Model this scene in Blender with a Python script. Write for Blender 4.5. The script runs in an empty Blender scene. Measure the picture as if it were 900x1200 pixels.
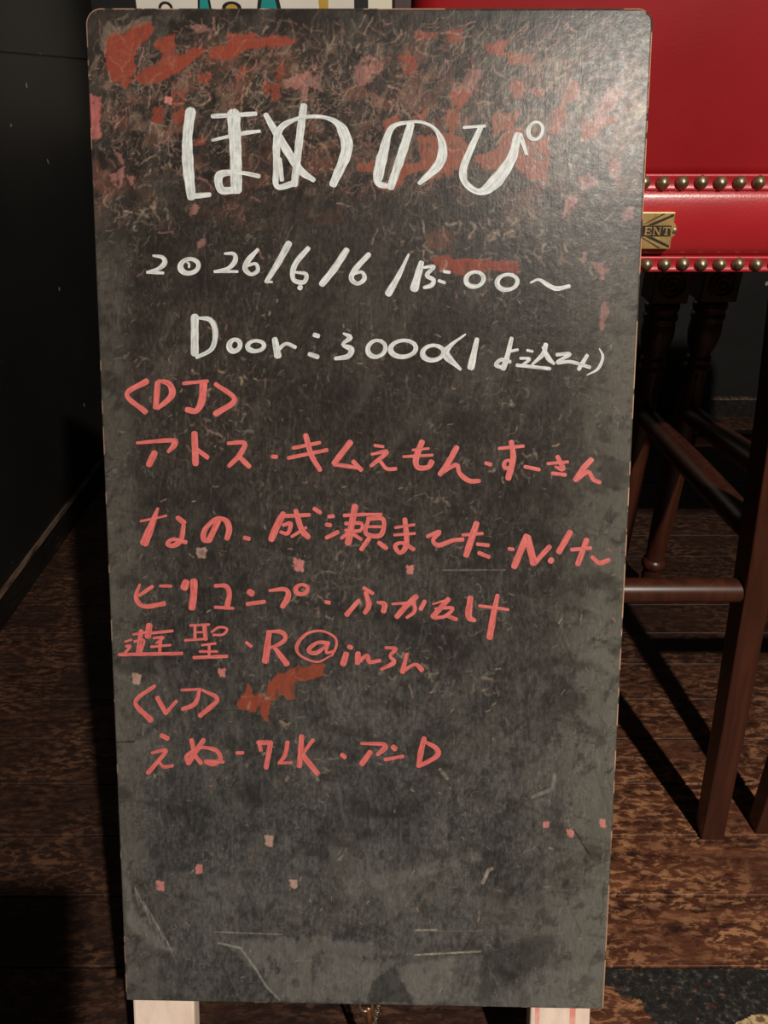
import bpy, math, random
import numpy as np
from mathutils import Vector, Matrix
random.seed(7); RNG = np.random.default_rng(11)
S = bpy.context.scene
COL = S.collection

# ------------------------------------------------------------------ camera
EYE = 0.90                      # lens height (m)
FPX = 950.0                     # focal length in pixels of the 900x1200 frame
PITCH = math.radians(27.8)
cam_d = bpy.data.cameras.new('camera'); cam = bpy.data.objects.new('camera', cam_d); COL.objects.link(cam)
cam_d.sensor_fit = 'VERTICAL'; cam_d.sensor_height = 24.0; cam_d.lens = FPX / 1200.0 * 24.0
cam_d.clip_start = 0.02
cam.location = (0, 0, EYE); cam.rotation_euler = (math.pi/2 - PITCH, 0, 0)
S.camera = cam

# ------------------------------------------------------------------ world, light, exposure
w = bpy.data.worlds.new('room_ambient'); S.world = w; w.use_nodes = True
w.node_tree.nodes['Background'].inputs[0].default_value = (1.0, 0.80, 0.62, 1)
w.node_tree.nodes['Background'].inputs[1].default_value = 0.010
LAMP = Vector((0.885, -1.47, 2.60))
ld = bpy.data.lights.new('spot_bulb', 'SPOT'); ld.energy = 440.0; ld.color = (1.0, 0.93, 0.83)
ld.shadow_soft_size = 0.035; ld.spot_size = math.radians(95); ld.spot_blend = 0.6
lamp_light = bpy.data.objects.new('spot_bulb', ld); COL.objects.link(lamp_light)
lamp_light.location = LAMP
lamp_light.rotation_euler = (Vector((0.15, 0.8, 0.45)) - LAMP).to_track_quat('-Z', 'Y').to_euler()
S.view_settings.view_transform = 'Standard'; S.view_settings.look = 'None'
S.view_settings.gamma = 1.0; S.view_settings.use_curve_mapping = False
S.view_settings.exposure = 0.0

# ------------------------------------------------------------------ helpers
def lin(r, g, b):
    f = lambda c: (c/255/12.92) if c/255 <= 0.04045 else ((c/255+0.055)/1.055)**2.4
    return (f(r), f(g), f(b), 1.0)

class Mat:
    def __init__(s, name, rough=0.5, color=(0.5, 0.5, 0.5, 1), metallic=0.0, spec=0.5):
        s.m = bpy.data.materials.new(name); s.m.use_nodes = True; s.nt = s.m.node_tree
        s.b = s.nt.nodes['Principled BSDF']
        s.b.inputs['Roughness'].default_value = rough; s.b.inputs['Base Color'].default_value = color
        s.b.inputs['Metallic'].default_value = metallic; s.b.inputs['Specular IOR Level'].default_value = spec
    def n(s, t, **kw):
        x = s.nt.nodes.new(t)
        for k, v in kw.items(): setattr(x, k, v)
        return x
    def l(s, a, b): s.nt.links.new(a, b)
    def coord(s, kind='Object', scale=(1, 1, 1), rot=(0, 0, 0), loc=(0, 0, 0)):
        t = s.n('ShaderNodeTexCoord'); mp = s.n('ShaderNodeMapping')
        mp.inputs['Scale'].default_value = scale; mp.inputs['Rotation'].default_value = rot; mp.inputs['Location'].default_value = loc
        s.l(t.outputs[kind], mp.inputs['Vector']); return mp.outputs[0]
    def noise(s, vec, scale, detail=4, rough=0.55, dist=0.0):
        x = s.n('ShaderNodeTexNoise'); x.inputs['Scale'].default_value = scale; x.inputs['Detail'].default_value = detail
        x.inputs['Roughness'].default_value = rough; x.inputs['Distortion'].default_value = dist
        s.l(vec, x.inputs['Vector']); return x.outputs[0]
    def ramp(s, fac, stops):
        r = s.n('ShaderNodeValToRGB'); e = r.color_ramp.elements
        while len(e) < len(stops): e.new(0.5)
        for el, (p, c) in zip(e, stops):
            el.position = p; el.color = c if len(c) == 4 else (*c, 1)
        s.l(fac, r.inputs[0]); return r.outputs[0]
    def mix(s, fac, a, b, mode='MIX'):
        x = s.n('ShaderNodeMix', data_type='RGBA', blend_type=mode)
        for sock, v in ((x.inputs[0], fac), (x.inputs[6], a), (x.inputs[7], b)):
            if hasattr(v, 'links') or isinstance(v, bpy.types.NodeSocket): s.l(v, sock)
            else: sock.default_value = v
        return x.outputs[2]
    def math(s, op, a, b=0.0, c=None):
        x = s.n('ShaderNodeMath', operation=op)
        for i, v in enumerate((a, b, c)):
            if v is None: continue
            if isinstance(v, bpy.types.NodeSocket): s.l(v, x.inputs[i])
            else: x.inputs[i].default_value = v
        return x.outputs[0]
    def bump(s, h, strength=0.3, dist=0.002):
        x = s.n('ShaderNodeBump'); x.inputs['Strength'].default_value = strength; x.inputs['Distance'].default_value = dist
        s.l(h, x.inputs['Height']); s.l(x.outputs[0], s.b.inputs['Normal'])
    def base(s, sock): s.l(sock, s.b.inputs['Base Color'])
    def rough(s, sock): s.l(sock, s.b.inputs['Roughness'])

class MB:
    """collects shapes, then links them as one mesh object"""
    def __init__(s): s.v = []; s.f = []; s.fm = []; s.sm = []; s.uv = {}
    def add(s, vs, fs, mi=0, smooth=False):
        o = len(s.v); s.v += [tuple(map(float, p)) for p in vs]
        for f in fs: s.f.append(tuple(i+o for i in f)); s.fm.append(mi); s.sm.append(smooth)
        return o
    def hexa(s, bottom, top, mi=0):
        s.add(list(bottom)+list(top), [(3,2,1,0),(4,5,6,7),(0,1,5,4),(1,2,6,5),(2,3,7,6),(3,0,4,7)], mi)
    def box(s, x0, x1, y0, y1, z0, z1, mi=0):
        s.hexa([(x0,y0,z0),(x1,y0,z0),(x1,y1,z0),(x0,y1,z0)], [(x0,y0,z1),(x1,y0,z1),(x1,y1,z1),(x0,y1,z1)], mi)
    def lathe(s, p0, p1, prof, seg=24, mi=0):
        """prof: list of (t along p0->p1, radius)"""
        p0 = Vector(p0); p1 = Vector(p1); d = (p1-p0).normalized()
        a = d.orthogonal().normalized(); b = d.cross(a)
        vs = []; n = len(prof)
        for t, r in prof:
            c = p0.lerp(p1, t)
            for k in range(seg):
                an = 2*math.pi*k/seg; vs.append(c + a*(r*math.cos(an)) + b*(r*math.sin(an)))
        fs = []
        for i in range(n-1):
            for k in range(seg):
                k2 = (k+1) % seg; fs.append((i*seg+k, i*seg+k2, (i+1)*seg+k2, (i+1)*seg+k))
        fs.append(tuple(range(seg-1, -1, -1))); fs.append(tuple((n-1)*seg+k for k in range(seg)))
        s.add(vs, fs, mi, True)
    def tube(s, pts, r, seg=10, mi=0, closed=False):
        pts = [Vector(p) for p in pts]; n = len(pts); vs = []; up = None
        for i, p in enumerate(pts):
            if closed: d = pts[(i+1) % n]-pts[i-1]
            else: d = pts[min(i+1, n-1)]-pts[max(i-1, 0)]
            d.normalize()
            if up is None: up = d.orthogonal().normalized()
            up = (up - d*up.dot(d)).normalized(); b = d.cross(up)
            for k in range(seg):
                an = 2*math.pi*k/seg; vs.append(p + up*(r*math.cos(an)) + b*(r*math.sin(an)))
        fs = []
        for i in range(n if closed else n-1):
            for k in range(seg):
                k2 = (k+1) % seg; j = (i+1) % n
                fs.append((i*seg+k, i*seg+k2, j*seg+k2, j*seg+k))
        if not closed:
            fs.append(tuple(range(seg-1, -1, -1))); fs.append(tuple((n-1)*seg+k for k in range(seg)))
        s.add(vs, fs, mi, True)
    def superbox(s, c, half, e=0.25, nu=40, nv=24, mi=0):
        """rounded cushion-like box (superellipsoid)"""
        vs = []; fs = []
        sg = lambda x, p: math.copysign(abs(x)**p, x)
        for j in range(nv+1):
            ph = -math.pi/2 + math.pi*j/nv
            for i in range(nu):
                th = 2*math.pi*i/nu
                vs.append((c[0]+half[0]*sg(math.cos(ph), e)*sg(math.cos(th), e), c[1]+half[1]*sg(math.cos(ph), e)*sg(math.sin(th), e), c[2]+half[2]*sg(math.sin(ph), e)))
        for j in range(nv):
            for i in range(nu):
                i2 = (i+1) % nu; fs.append((j*nu+i, j*nu+i2, (j+1)*nu+i2, (j+1)*nu+i))
        s.add(vs, fs, mi, True)
    def build(s, name, mats, parent=None, bevel=0.0, seg=2):
        me = bpy.data.meshes.new(name); me.from_pydata(s.v, [], s.f)
        for m in (mats if isinstance(mats, (list, tuple)) else [mats]): me.materials.append(m.m)
        me.polygons.foreach_set('material_index', s.fm); me.polygons.foreach_set('use_smooth', s.sm); me.update()
        o = bpy.data.objects.new(name, me); COL.objects.link(o)
        if parent: o.parent = parent
        if bevel:
            b = o.modifiers.new('bevel', 'BEVEL'); b.width = bevel; b.segments = seg; b.limit_method = 'ANGLE'; b.angle_limit = math.radians(40)
        return o

def empty(name, loc, label, cat, group=None):
    o = bpy.data.objects.new(name, None); COL.objects.link(o); o.location = loc; o.empty_display_size = 0.05
    o['label'] = label; o['category'] = cat
    if group: o['group'] = group
    return o
def tag(o, label, cat, group=None):
    o['label'] = label; o['category'] = cat
    if group: o['group'] = group
    return o
def struct(o): o['kind'] = 'structure'; return o

# ------------------------------------------------------------------ materials
def wood_dark(name, c0, c1, c2, rough=0.32):
    m = Mat(name, rough=rough); v = m.coord('Object', (22, 22, 1.6))
    g = m.noise(v, 3.0, 6, 0.6, 0.6)
    m.base(m.ramp(g, [(0.25, c0), (0.5, c1), (0.78, c2)]))
    m.bump(g, 0.08, 0.001); m.b.inputs['Specular IOR Level'].default_value = 0.4; m.b.inputs['Coat Weight'].default_value = 0.12; m.b.inputs['Coat Roughness'].default_value = 0.25
    return m
M_MAHOG = wood_dark('mahogany_stain', lin(46, 21, 13), lin(62, 30, 19), lin(80, 41, 26), 0.36)
M_LEATHER = Mat('red_leather', rough=0.48, spec=0.09)
M_ROLL = Mat('red_leather_roll', rough=0.30, spec=0.55)
def leather(m, c0, c1, wr):
    v = m.coord('Object')
    big = m.noise(v, 7, 3, 0.5); fine = m.noise(v, 420, 3, 0.6)
    m.base(m.ramp(big, [(0.3, c0), (0.72, c1)]))
    h = m.math('ADD', m.math('MULTIPLY', m.noise(m.coord('Object', (9, 9, 20)), 0.8, 2, 0.4, 0.3), 1.0), m.math('MULTIPLY', fine, wr))
    m.bump(h, 0.22, 0.004)
leather(M_LEATHER, lin(124, 19, 24), lin(138, 25, 29), 0.10)
leather(M_ROLL, lin(150, 26, 34), lin(172, 38, 42), 0.14)
M_TRIM = Mat('red_leather_edging', rough=0.36); leather(M_TRIM, lin(160, 30, 40), lin(182, 42, 50), 0.12)
M_BRONZE = Mat('bronze_nail', rough=0.42, metallic=0.85)
M_BRONZE.base(M_BRONZE.ramp(M_BRONZE.noise(M_BRONZE.coord('Object'), 160, 3), [(0.3, (0.20, 0.145, 0.085)), (0.7, (0.42, 0.32, 0.20))]))
M_BRASS = Mat('brass_plate', rough=0.42, metallic=0.7)
M_BRASS.base(M_BRASS.ramp(M_BRASS.noise(M_BRASS.coord('Object'), 90, 4), [(0.3, lin(176, 140, 82)), (0.7, lin(222, 188, 124))]))
M_BLACKEN = Mat('blackened_relief', rough=0.6, color=lin(26, 20, 14))
M_BLACKEN.base(M_BLACKEN.ramp(M_BLACKEN.noise(M_BLACKEN.coord('Object'), 200, 2), [(0.2, lin(18, 13, 9)), (0.8, lin(40, 30, 20))]))
M_COPPER = Mat('copper_hook', rough=0.35, metallic=0.85)
M_COPPER.base(M_COPPER.ramp(M_COPPER.noise(M_COPPER.coord('Object'), 120, 3), [(0.3, lin(150, 88, 55)), (0.7, lin(205, 135, 90))]))
M_STEEL = Mat('worn_steel', rough=0.4, metallic=0.9)
M_STEEL.base(M_STEEL.ramp(M_STEEL.noise(M_STEEL.coord('Object'), 120, 3), [(0.3, lin(150, 130, 105)), (0.7, lin(210, 190, 160))]))
M_PINE = Mat('whitewashed_pine', rough=0.6, spec=0.3)
gv = M_PINE.noise(M_PINE.coord('Object', (30, 30, 3)), 3, 5, 0.6)
M_PINE.base(M_PINE.ramp(gv, [(0.25, lin(222, 196, 176)), (0.6, lin(238, 216, 198)), (0.85, lin(243, 226, 210))]))
M_PINE.bump(gv, 0.1, 0.001)
M_PINEPINK = Mat('pine_with_pink_stripes', rough=0.6, spec=0.3)
gv = M_PINEPINK.noise(M_PINEPINK.coord('Object', (30, 30, 3)), 3, 5, 0.6)
pk = M_PINEPINK.ramp(gv, [(0.25, lin(222, 196, 176)), (0.6, lin(238, 216, 198)), (0.85, lin(243, 226, 210))])
sepx = M_PINEPINK.n('ShaderNodeSeparateXYZ'); M_PINEPINK.l(M_PINEPINK.coord('Object'), sepx.inputs[0])
PINKX = 0.1990
d1 = M_PINEPINK.math('ABSOLUTE', M_PINEPINK.math('SUBTRACT', sepx.outputs[0], PINKX))
d2 = M_PINEPINK.math('ABSOLUTE', M_PINEPINK.math('SUBTRACT', sepx.outputs[0], PINKX-0.0335))
st = M_PINEPINK.math('MAXIMUM', M_PINEPINK.math('LESS_THAN', d1, 0.0028), M_PINEPINK.math('LESS_THAN', d2, 0.0022))
st = M_PINEPINK.math('MULTIPLY', st, M_PINEPINK.ramp(M_PINEPINK.noise(M_PINEPINK.coord('Object'), 60, 3), [(0.3, (0.25,)*3), (0.6, (0.8,)*3)]))
M_PINEPINK.base(M_PINEPINK.mix(st, pk, lin(226, 120, 112)))

# black painted wall with knocks and paint specks
def black_wall(name, c0, c1):
    m = Mat(name, rough=0.55, spec=0.3); v = m.coord('Object')
    big = m.noise(v, 3, 4, 0.6)
    base = m.ramp(big, [(0.3, c0), (0.7, c1)])
    vo = m.n('ShaderNodeTexVoronoi'); vo.inputs['Scale'].default_value = 16; m.l(m.coord('Object', (1, 1, 0.7)), vo.inputs['Vector'])
    sp = m.math('LESS_THAN', m.math('ADD', vo.outputs['Distance'], m.math('MULTIPLY', m.noise(v, 90, 2), 0.16)), 0.135)
    sp = m.math('MULTIPLY', sp, m.math('GREATER_THAN', m.noise(v, 9, 2), 0.47))
    m.base(m.mix(sp, base, lin(150, 136, 116)))
    m.bump(m.noise(v, 35, 4), 0.15, 0.003)
    return m
M_WALL = black_wall('black_paint', lin(17, 15, 14), lin(27, 25, 24))
M_WALLUP = black_wall('black_paint_upper', lin(17, 16, 15), lin(27, 26, 24))
M_BASEB = Mat('black_baseboard', rough=0.5, spec=0.3)
gb = M_BASEB.noise(M_BASEB.coord('Object', (6, 1, 6)), 14, 5)
M_BASEB.base(M_BASEB.ramp(gb, [(0.35, lin(16, 14, 13)), (0.62, lin(28, 24, 22)), (0.75, lin(70, 50, 38))]))
M_BASETOP = Mat('lit_baseboard_lip', rough=0.6, spec=0.25)  # paler than the board's face: light on the top edge is painted in
M_BASETOP.base(M_BASETOP.ramp(M_BASETOP.noise(M_BASETOP.coord('Object', (6, 1, 6)), 18, 4), [(0.35, lin(30, 25, 22)), (0.7, lin(104, 82, 66))]))
M_CEIL = Mat('dark_ceiling', rough=0.9); M_CEIL.base(M_CEIL.ramp(M_CEIL.noise(M_CEIL.coord('Object'), 4, 3), [(0.3, lin(30, 26, 24)), (0.7, lin(44, 38, 34))]))
M_POST = Mat('dark_maroon_paint', rough=0.45); M_POST.base(M_POST.ramp(M_POST.noise(M_POST.coord('Object', (20, 20, 2)), 3, 4), [(0.3, lin(40, 6, 10)), (0.7, lin(60, 10, 16))]))

# ------------------------------------------------------------------ floor of dark boards
M_FLOOR = Mat('dark_worn_floorboards', rough=0.45, spec=0.35)
m = M_FLOOR; v = m.coord('Object')
sep = m.n('ShaderNodeSeparateXYZ'); m.l(v, sep.inputs[0])
PW, P0 = 0.0920, 0.9510
idx = m.math('FLOOR', m.math('DIVIDE', m.math('SUBTRACT', sep.outputs[1], P0), PW))
wn = m.n('ShaderNodeTexWhiteNoise', noise_dimensions='1D'); m.l(idx, wn.inputs['W'])
cmb = m.n('ShaderNodeCombineXYZ'); m.l(m.math('ADD', sep.outputs[0], m.math('MULTIPLY', wn.outputs[0], 7.0)), cmb.inputs[0]); m.l(sep.outputs[1], cmb.inputs[1]); m.l(idx, cmb.inputs[2])
mp = m.n('ShaderNodeMapping'); mp.inputs['Scale'].default_value = (5.0, 46.0, 1.0); m.l(cmb.outputs[0], mp.inputs['Vector'])
grain = m.noise(mp.outputs[0], 1.0, 7, 0.62, 0.3)
mp2 = m.n('ShaderNodeMapping'); mp2.inputs['Scale'].default_value = (52.0, 120.0, 1.0); mp2.inputs['Rotation'].default_value = (0, 0, 0.10); m.l(cmb.outputs[0], mp2.inputs['Vector'])
scr = m.noise(mp2.outputs[0], 1.0, 8, 0.70, 0.35)
wear = m.noise(v, 9.0, 4, 0.6)
# the front right boards are the most walked on; the corner by the left wall keeps its dark finish; shade between the sign's legs is painted in
worn_shade_x = m.n('ShaderNodeMapRange'); worn_shade_x.inputs['From Min'].default_value = 0.10; worn_shade_x.inputs['From Max'].default_value = 0.30; m.l(sep.outputs[0], worn_shade_x.inputs[0])
worn_y = m.n('ShaderNodeMapRange'); worn_y.inputs['From Min'].default_value = 1.20; worn_y.inputs['From Max'].default_value = 0.74; m.l(sep.outputs[1], worn_y.inputs[0])
worn = m.math('MULTIPLY', worn_shade_x.outputs[0], worn_y.outputs[0])
dark = m.ramp(grain, [(0.25, lin(26, 14, 10)), (0.55, lin(44, 25, 17)), (0.85, lin(64, 38, 26))])
walk = m.ramp(grain, [(0.25, lin(44, 23, 15)), (0.48, lin(82, 45, 29)), (0.8, lin(132, 82, 54))])
fc = m.mix(worn, dark, walk)
thr = m.math('ADD', m.math('MULTIPLY', worn, 0.75), m.math('MULTIPLY', wear, 0.28))
pat = m.ramp(wear, [(0.36, (0.12,)*3), (0.58, (1, 1, 1))])
sf = m.math('MULTIPLY', m.math('MULTIPLY', m.ramp(scr, [(0.49, (0, 0, 0)), (0.565, (1, 1, 1))]), thr), pat)
fc = m.mix(sf, fc, lin(168, 118, 82))
gd = m.ramp(m.noise(mp2.outputs[0], 0.5, 6, 0.7, 0.4), [(0.36, (1, 1, 1)), (0.46, (0, 0, 0))])
fc = m.mix(m.math('MULTIPLY', gd, 0.8), fc, lin(24, 13, 9))
# flaking black paint in the front strip, with one bare pale chip
wob = m.math('MULTIPLY', m.math('SUBTRACT', m.noise(v, 34, 7, 0.7), 0.5), 0.075)
yy = m.math('ADD', sep.outputs[1], m.math('MULTIPLY', wob, 0.25)); xx = m.math('ADD', sep.outputs[0], wob)
inb = m.math('MULTIPLY', m.math('LESS_THAN', yy, 0.5815), m.math('GREATER_THAN', m.math('ADD', xx, m.math('MULTIPLY', sep.outputs[1], 0.9)), 0.765))
inb = m.math('MAXIMUM', inb, m.math('MULTIPLY', m.math('LESS_THAN', m.math('ABSOLUTE', m.math('SUBTRACT', yy, 0.571)), 0.010), m.math('GREATER_THAN', xx, -0.02)))
blk = m.ramp(m.noise(v, 130, 5, 0.7), [(0.34, lin(20, 19, 18)), (0.54, lin(38, 36, 34)), (0.62, lin(70, 66, 60)), (0.72, lin(120, 110, 98))])
flk = m.ramp(m.noise(v, 75, 6, 0.7), [(0.30, (0.15,)*3), (0.42, (1, 1, 1))]); fc = m.mix(m.math('MULTIPLY', inb, flk), fc, blk)
cx = m.math('DIVIDE', m.math('SUBTRACT', xx, 0.425), 0.055); cy = m.math('DIVIDE', m.math('SUBTRACT', m.math('ADD', sep.outputs[1], m.math('MULTIPLY', wob, 0.6)), 0.505), 0.024)
chip = m.math('LESS_THAN', m.math('ADD', m.math('MULTIPLY', cx, cx), m.math('MULTIPLY', cy, cy)), 1.0)
fc = m.mix(chip, fc, m.ramp(m.noise(v, 100, 4), [(0.38, lin(110, 84, 58)), (0.5, lin(196, 168, 126))]))
m.base(fc)
m.rough(m.ramp(scr, [(0.3, (0.42,)*3), (0.7, (0.7,)*3)]))
m.bump(m.math('ADD', scr, m.math('MULTIPLY', grain, 0.6)), 0.45, 0.002)
mb = MB()
RW = 0.0014
k = -32
x0, x1 = -0.80, 2.2
while P0 + k*PW < 2.44:
    ya = P0 + k*PW + RW; yb = P0 + (k+1)*PW - RW
    h = random.uniform(-0.0012, 0.0) ; tl = random.uniform(-0.0008, 0.0008)
    e = 0.0007; z = -0.03
    prof = [(ya, z), (ya, h-tl-e), (ya+e, h-tl), (yb-e, min(0, h+tl)), (yb, min(0, h+tl)-e), (yb, z)]
    n = len(prof)
    mb.add([(x0, a, b) for a, b in prof]+[(x1, a, b) for a, b in prof], [(i, i+1, n+i+1, n+i) for i in range(n-1)]+[tuple(range(n-1, -1, -1)), tuple(range(n, 2*n))])
    k += 1
mb.box(x0, x1, P0-32*PW, 2.44, -0.06, -0.03)
floor = struct(mb.build('floor', M_FLOOR))

# ------------------------------------------------------------------ walls, baseboards, trim, ceiling
WX, WY = -0.722, 2.35
mb = MB(); mb.box(WX-0.08, WX, -2.0, WY, 0.0, 0.952, 0); mb.box(WX-0.08, WX-0.004, -2.0, WY, 0.952, 0.956, 0); mb.box(WX-0.08, WX+0.001, -2.0, WY, 0.956, 2.75, 1)
struct(mb.build('wall_left', [M_WALL, M_WALLUP]))
mb = MB(); mb.box(WX-0.08, 2.2, WY, WY+0.08, 0.0, 2.75)
struct(mb.build('wall_back', M_WALL))
def baseboard(name, p, q, inward, h, t):
    """a moulded skirting with a sloping lip coloured lighter as if lit, p -> q along the wall foot"""
    p = Vector(p); q = Vector(q); nrm = Vector(inward)
    prof = [(0, 0), (t, 0), (t, h-0.004), (t-0.003, h), (0, h+0.001)]
    mb = MB(); n = len(prof)
    vs = [p+nrm*a+Vector((0, 0, b)) for a, b in prof]+[q+nrm*a+Vector((0, 0, b)) for a, b in prof]
    mb.add(vs, [(0, 1, n+1, n), (1, 2, n+2, n+1), tuple(range(n-1, -1, -1)), tuple(range(n, 2*n))], 0)
    mb.add(vs, [(2, 3, n+3, n+2), (3, 4, n+4, n+3)], 1)
    return struct(mb.build(name, [M_BASEB, M_BASETOP]))
baseboard('baseboard_left', (WX, -2.0, 0), (WX, WY-0.018, 0), (1, 0, 0), 0.058, 0.009)
baseboard('baseboard_back', (WX, WY, 0), (2.2, WY, 0), (0, -1, 0), 0.058, 0.018)
mb = MB(); mb.box(WX-0.08, 2.2, -2.0, WY+0.08, 2.75, 2.80)
struct(mb.build('ceiling', M_CEIL))
mb = MB(); mb.box(0.0228, 0.120, WY-0.020, WY, 0.060, 2.75)
struct(mb.build('trim_1', M_POST, bevel=0.004))

# ceiling lamp over the viewer's right shoulder
lampr = empty('ceiling_spotlight', (LAMP.x, LAMP.y, 2.75), 'black ceiling spotlight hanging ahead of the sign, out of frame', 'lamp')
M_LAMPBLK = Mat('lamp_black', rough=0.4); M_LAMPBLK.base(M_LAMPBLK.ramp(M_LAMPBLK.noise(M_LAMPBLK.coord('Object'), 40), [(0.3, lin(20, 20, 20)), (0.7, lin(32, 32, 32))]))
mb = MB(); mb.lathe((0, 0, 0), (0, 0, -0.03), [(0, 0.05), (0.8, 0.05), (1, 0.045)]); mb.build('mount', M_LAMPBLK, lampr)
mb = MB(); mb.tube([(0, 0, -0.03), (0, -0.03, -0.05), (0, -0.03, -0.09)], 0.008); mb.build('stem', M_LAMPBLK, lampr)
mb = MB(); dv = (Vector((0.15, 0.8, 0.45)) - LAMP).normalized(); a = Vector((0, 0, -0.15)) - dv*0.10; mb.lathe(a, a+dv*0.055, [(0, 0.02), (0.1, 0.034), (1, 0.042)]); mb.build('shade', M_LAMPBLK, lampr)
lamp_light.parent = lampr; lamp_light.location = (0, 0, LAMP.z-2.75)

# ------------------------------------------------------------------ papers on the back wall
def flat_poly(mb, pts, y, mi, t=0.0006):
    """small flat printed shape on the sheet, in (x, z), with real thickness"""
    n = len(pts); vs = [(x, y, z) for x, z in pts]+[(x, y+t, z) for x, z in pts]
    mb.add(vs, [tuple(range(n)), tuple(range(2*n-1, n-1, -1))]+[(i, n+i, n+(i+1) % n, (i+1) % n) for i in range(n)], mi)
def ell(cx, cz, rx, rz, a0=0, a1=360, n=28): return [(cx+rx*math.cos(math.radians(a0+(a1-a0)*i/n)), cz+rz*math.sin(math.radians(a0+(a1-a0)*i/n))) for i in range(n)]
def paper(name, c0, c1):
    m = Mat(name, rough=0.6, spec=0.3); m.base(m.ramp(m.noise(m.coord('Object'), 6, 4), [(0.3, c0), (0.7, c1)])); return m
M_PAPER = paper('white_paper', lin(232, 222, 208), lin(246, 238, 226)); M_CREAM = paper('cream_paper', lin(240, 230, 205), lin(250, 242, 222))
M_TEAL = paper('teal_ink', lin(16, 140, 140), lin(28, 164, 160)); M_INK = paper('black_ink', lin(18, 16, 15), lin(28, 25, 24))
M_YEL = paper('ochre_ink', lin(196, 152, 52), lin(222, 182, 82)); M_FRAME = wood_dark('dark_frame', lin(40, 26, 20), lin(56, 36, 28), lin(70, 48, 36))
def wx(px): return (px-450)*0.002102
yb = WY-0.006
postr = empty('wall_poster', (wx(288), WY, 0.80), 'white cartoon poster with teal and black outlined shapes, behind the sign on the back wall', 'poster')
ox = wx(288)
mb = MB(); mb.box(wx(160)-ox, wx(415)-ox, -0.003, 0.0, 0.0, 0.60); mb.build('sheet', M_PAPER, postr)
zb = 0.271   # height of the lowest printed shapes above the sheet's foot
for (a, b, kind, zz) in ((187, 201, 1, 0.0), (232, 247, 0, 0.0), (262, 281, 2, 0.0), (302, 328, 0, 0.0), (210, 226, 2, 0.09), (250, 275, 0, 0.13), (180, 205, 0, 0.17), (330, 352, 2, 0.12), (360, 390, 0, 0.20)):
    c = wx((a+b)/2)-ox; r = (wx(b)-wx(a))/2; z = zb+zz
    mb = MB()
    if kind == 0: flat_poly(mb, [(c-r*1.25, z-0.03), (c+r*1.3, z-0.03), (c+r*0.75, z+0.04), (c, z+0.075), (c-r*0.75, z+0.04)], -0.0036, 0)
    else: flat_poly(mb, ell(c, z-0.004, r*1.2, 0.014), -0.0036, 0)
    ol = mb.build('printed_shape', M_INK, postr)
    mb = MB()
    if kind == 0: flat_poly(mb, [(c-r*0.95, z-0.03), (c+r*0.95, z-0.03), (c+r*0.45, z+0.03), (c, z+0.058), (c-r*0.45, z+0.03)], -0.0042, 0)
    else: flat_poly(mb, ell(c, z-0.008, r*0.8, 0.012), -0.0042, 0)
    mb.build('coloured_fill', [M_TEAL, M_PAPER, M_YEL][kind], ol)
mb = MB(); flat_poly(mb, [(wx(375)-ox, zb-0.03), (wx(384)-ox, zb-0.03), (wx(386)-ox, zb+0.05), (wx(372)-ox, zb+0.05)], -0.0036, 0); mb.build('printed_shape', M_YEL, postr)
pap = empty('wall_notice', (wx(445.5), WY, 0.86), 'narrow cream strip of paper pinned right of the cartoon poster', 'notice')
mb = MB(); mb.box(wx(431.5)-wx(445.5), wx(460)-wx(445.5), -0.003, 0, 0, 0.42); mb.build('sheet', M_CREAM, pap)
mb = MB(); mb.lathe((0, -0.003, 0.405), (0, -0.010, 0.405), [(0, 0.004), (0.7, 0.0045), (1, 0.002)], 12); mb.build('pin', M_BRASS, pap)

# ------------------------------------------------------------------ chalkboard sign
BW, BH = 0.45, 0.87145
BC = Vector((-0.01589, 0.60549, EYE-0.35642))
BR = Matrix.Rotation(-0.01728, 3, 'Z') @ Matrix.Rotation(-0.344189, 3, 'X') @ Matrix.Rotation(0.001468, 3, 'Y')
SIGN = Vector((-0.02, 0.62, 0.0))
def B(u, v, d=0.0):
    """board point: u right, v up from the panel's centre, d out of the written face; relative to the sign's base"""
    return BR @ Vector((u, -d, v)) + BC - SIGN
sign = empty('chalkboard_sign', SIGN, 'black chalkboard sign with white and red handwriting, leaning in front of the red stool', 'sign')
# the written face laid out on a chart: chart units -> metres on the panel (a fixed plane-to-plane map)
_n = BR @ Vector((0, -1, 0)); _ex = BR @ Vector((1, 0, 0)); _ez = BR @ Vector((0, 0, 1))
_cp, _sp = math.cos(PITCH), math.sin(PITCH)
_c0 = BC - Vector((0, 0, EYE))
def chart(px, py):
    X = (px-450)/FPX; Yd = (py-600)/FPX
    d = Vector((X, -Yd*_sp+_cp, -Yd*_cp-_sp))
    t = _c0.dot(_n)/d.dot(_n); p = d*t - _c0
    return p.dot(_ex), p.dot(_ez)
def chart_of(u, v):
    """inverse map for numpy arrays"""
    P = [u*_ex[i]+v*_ez[i]+_c0[i] for i in range(3)]
    depth = P[1]*_cp - P[2]*_sp; down = -P[1]*_sp - P[2]*_cp
    return 450+FPX*P[0]/depth, 600+FPX*down/depth

STEP = 0.0008
nx = int(BW/STEP)+1; ny = int(BH/STEP)+1
EB = 0.0016     # rounded arris
us = np.linspace(-BW/2+EB, BW/2-EB, nx); vs_ = np.linspace(-BH/2+EB, BH/2-EB, ny)
U, V = np.meshgrid(us, vs_)
CX, CY = chart_of(U, V)

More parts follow.
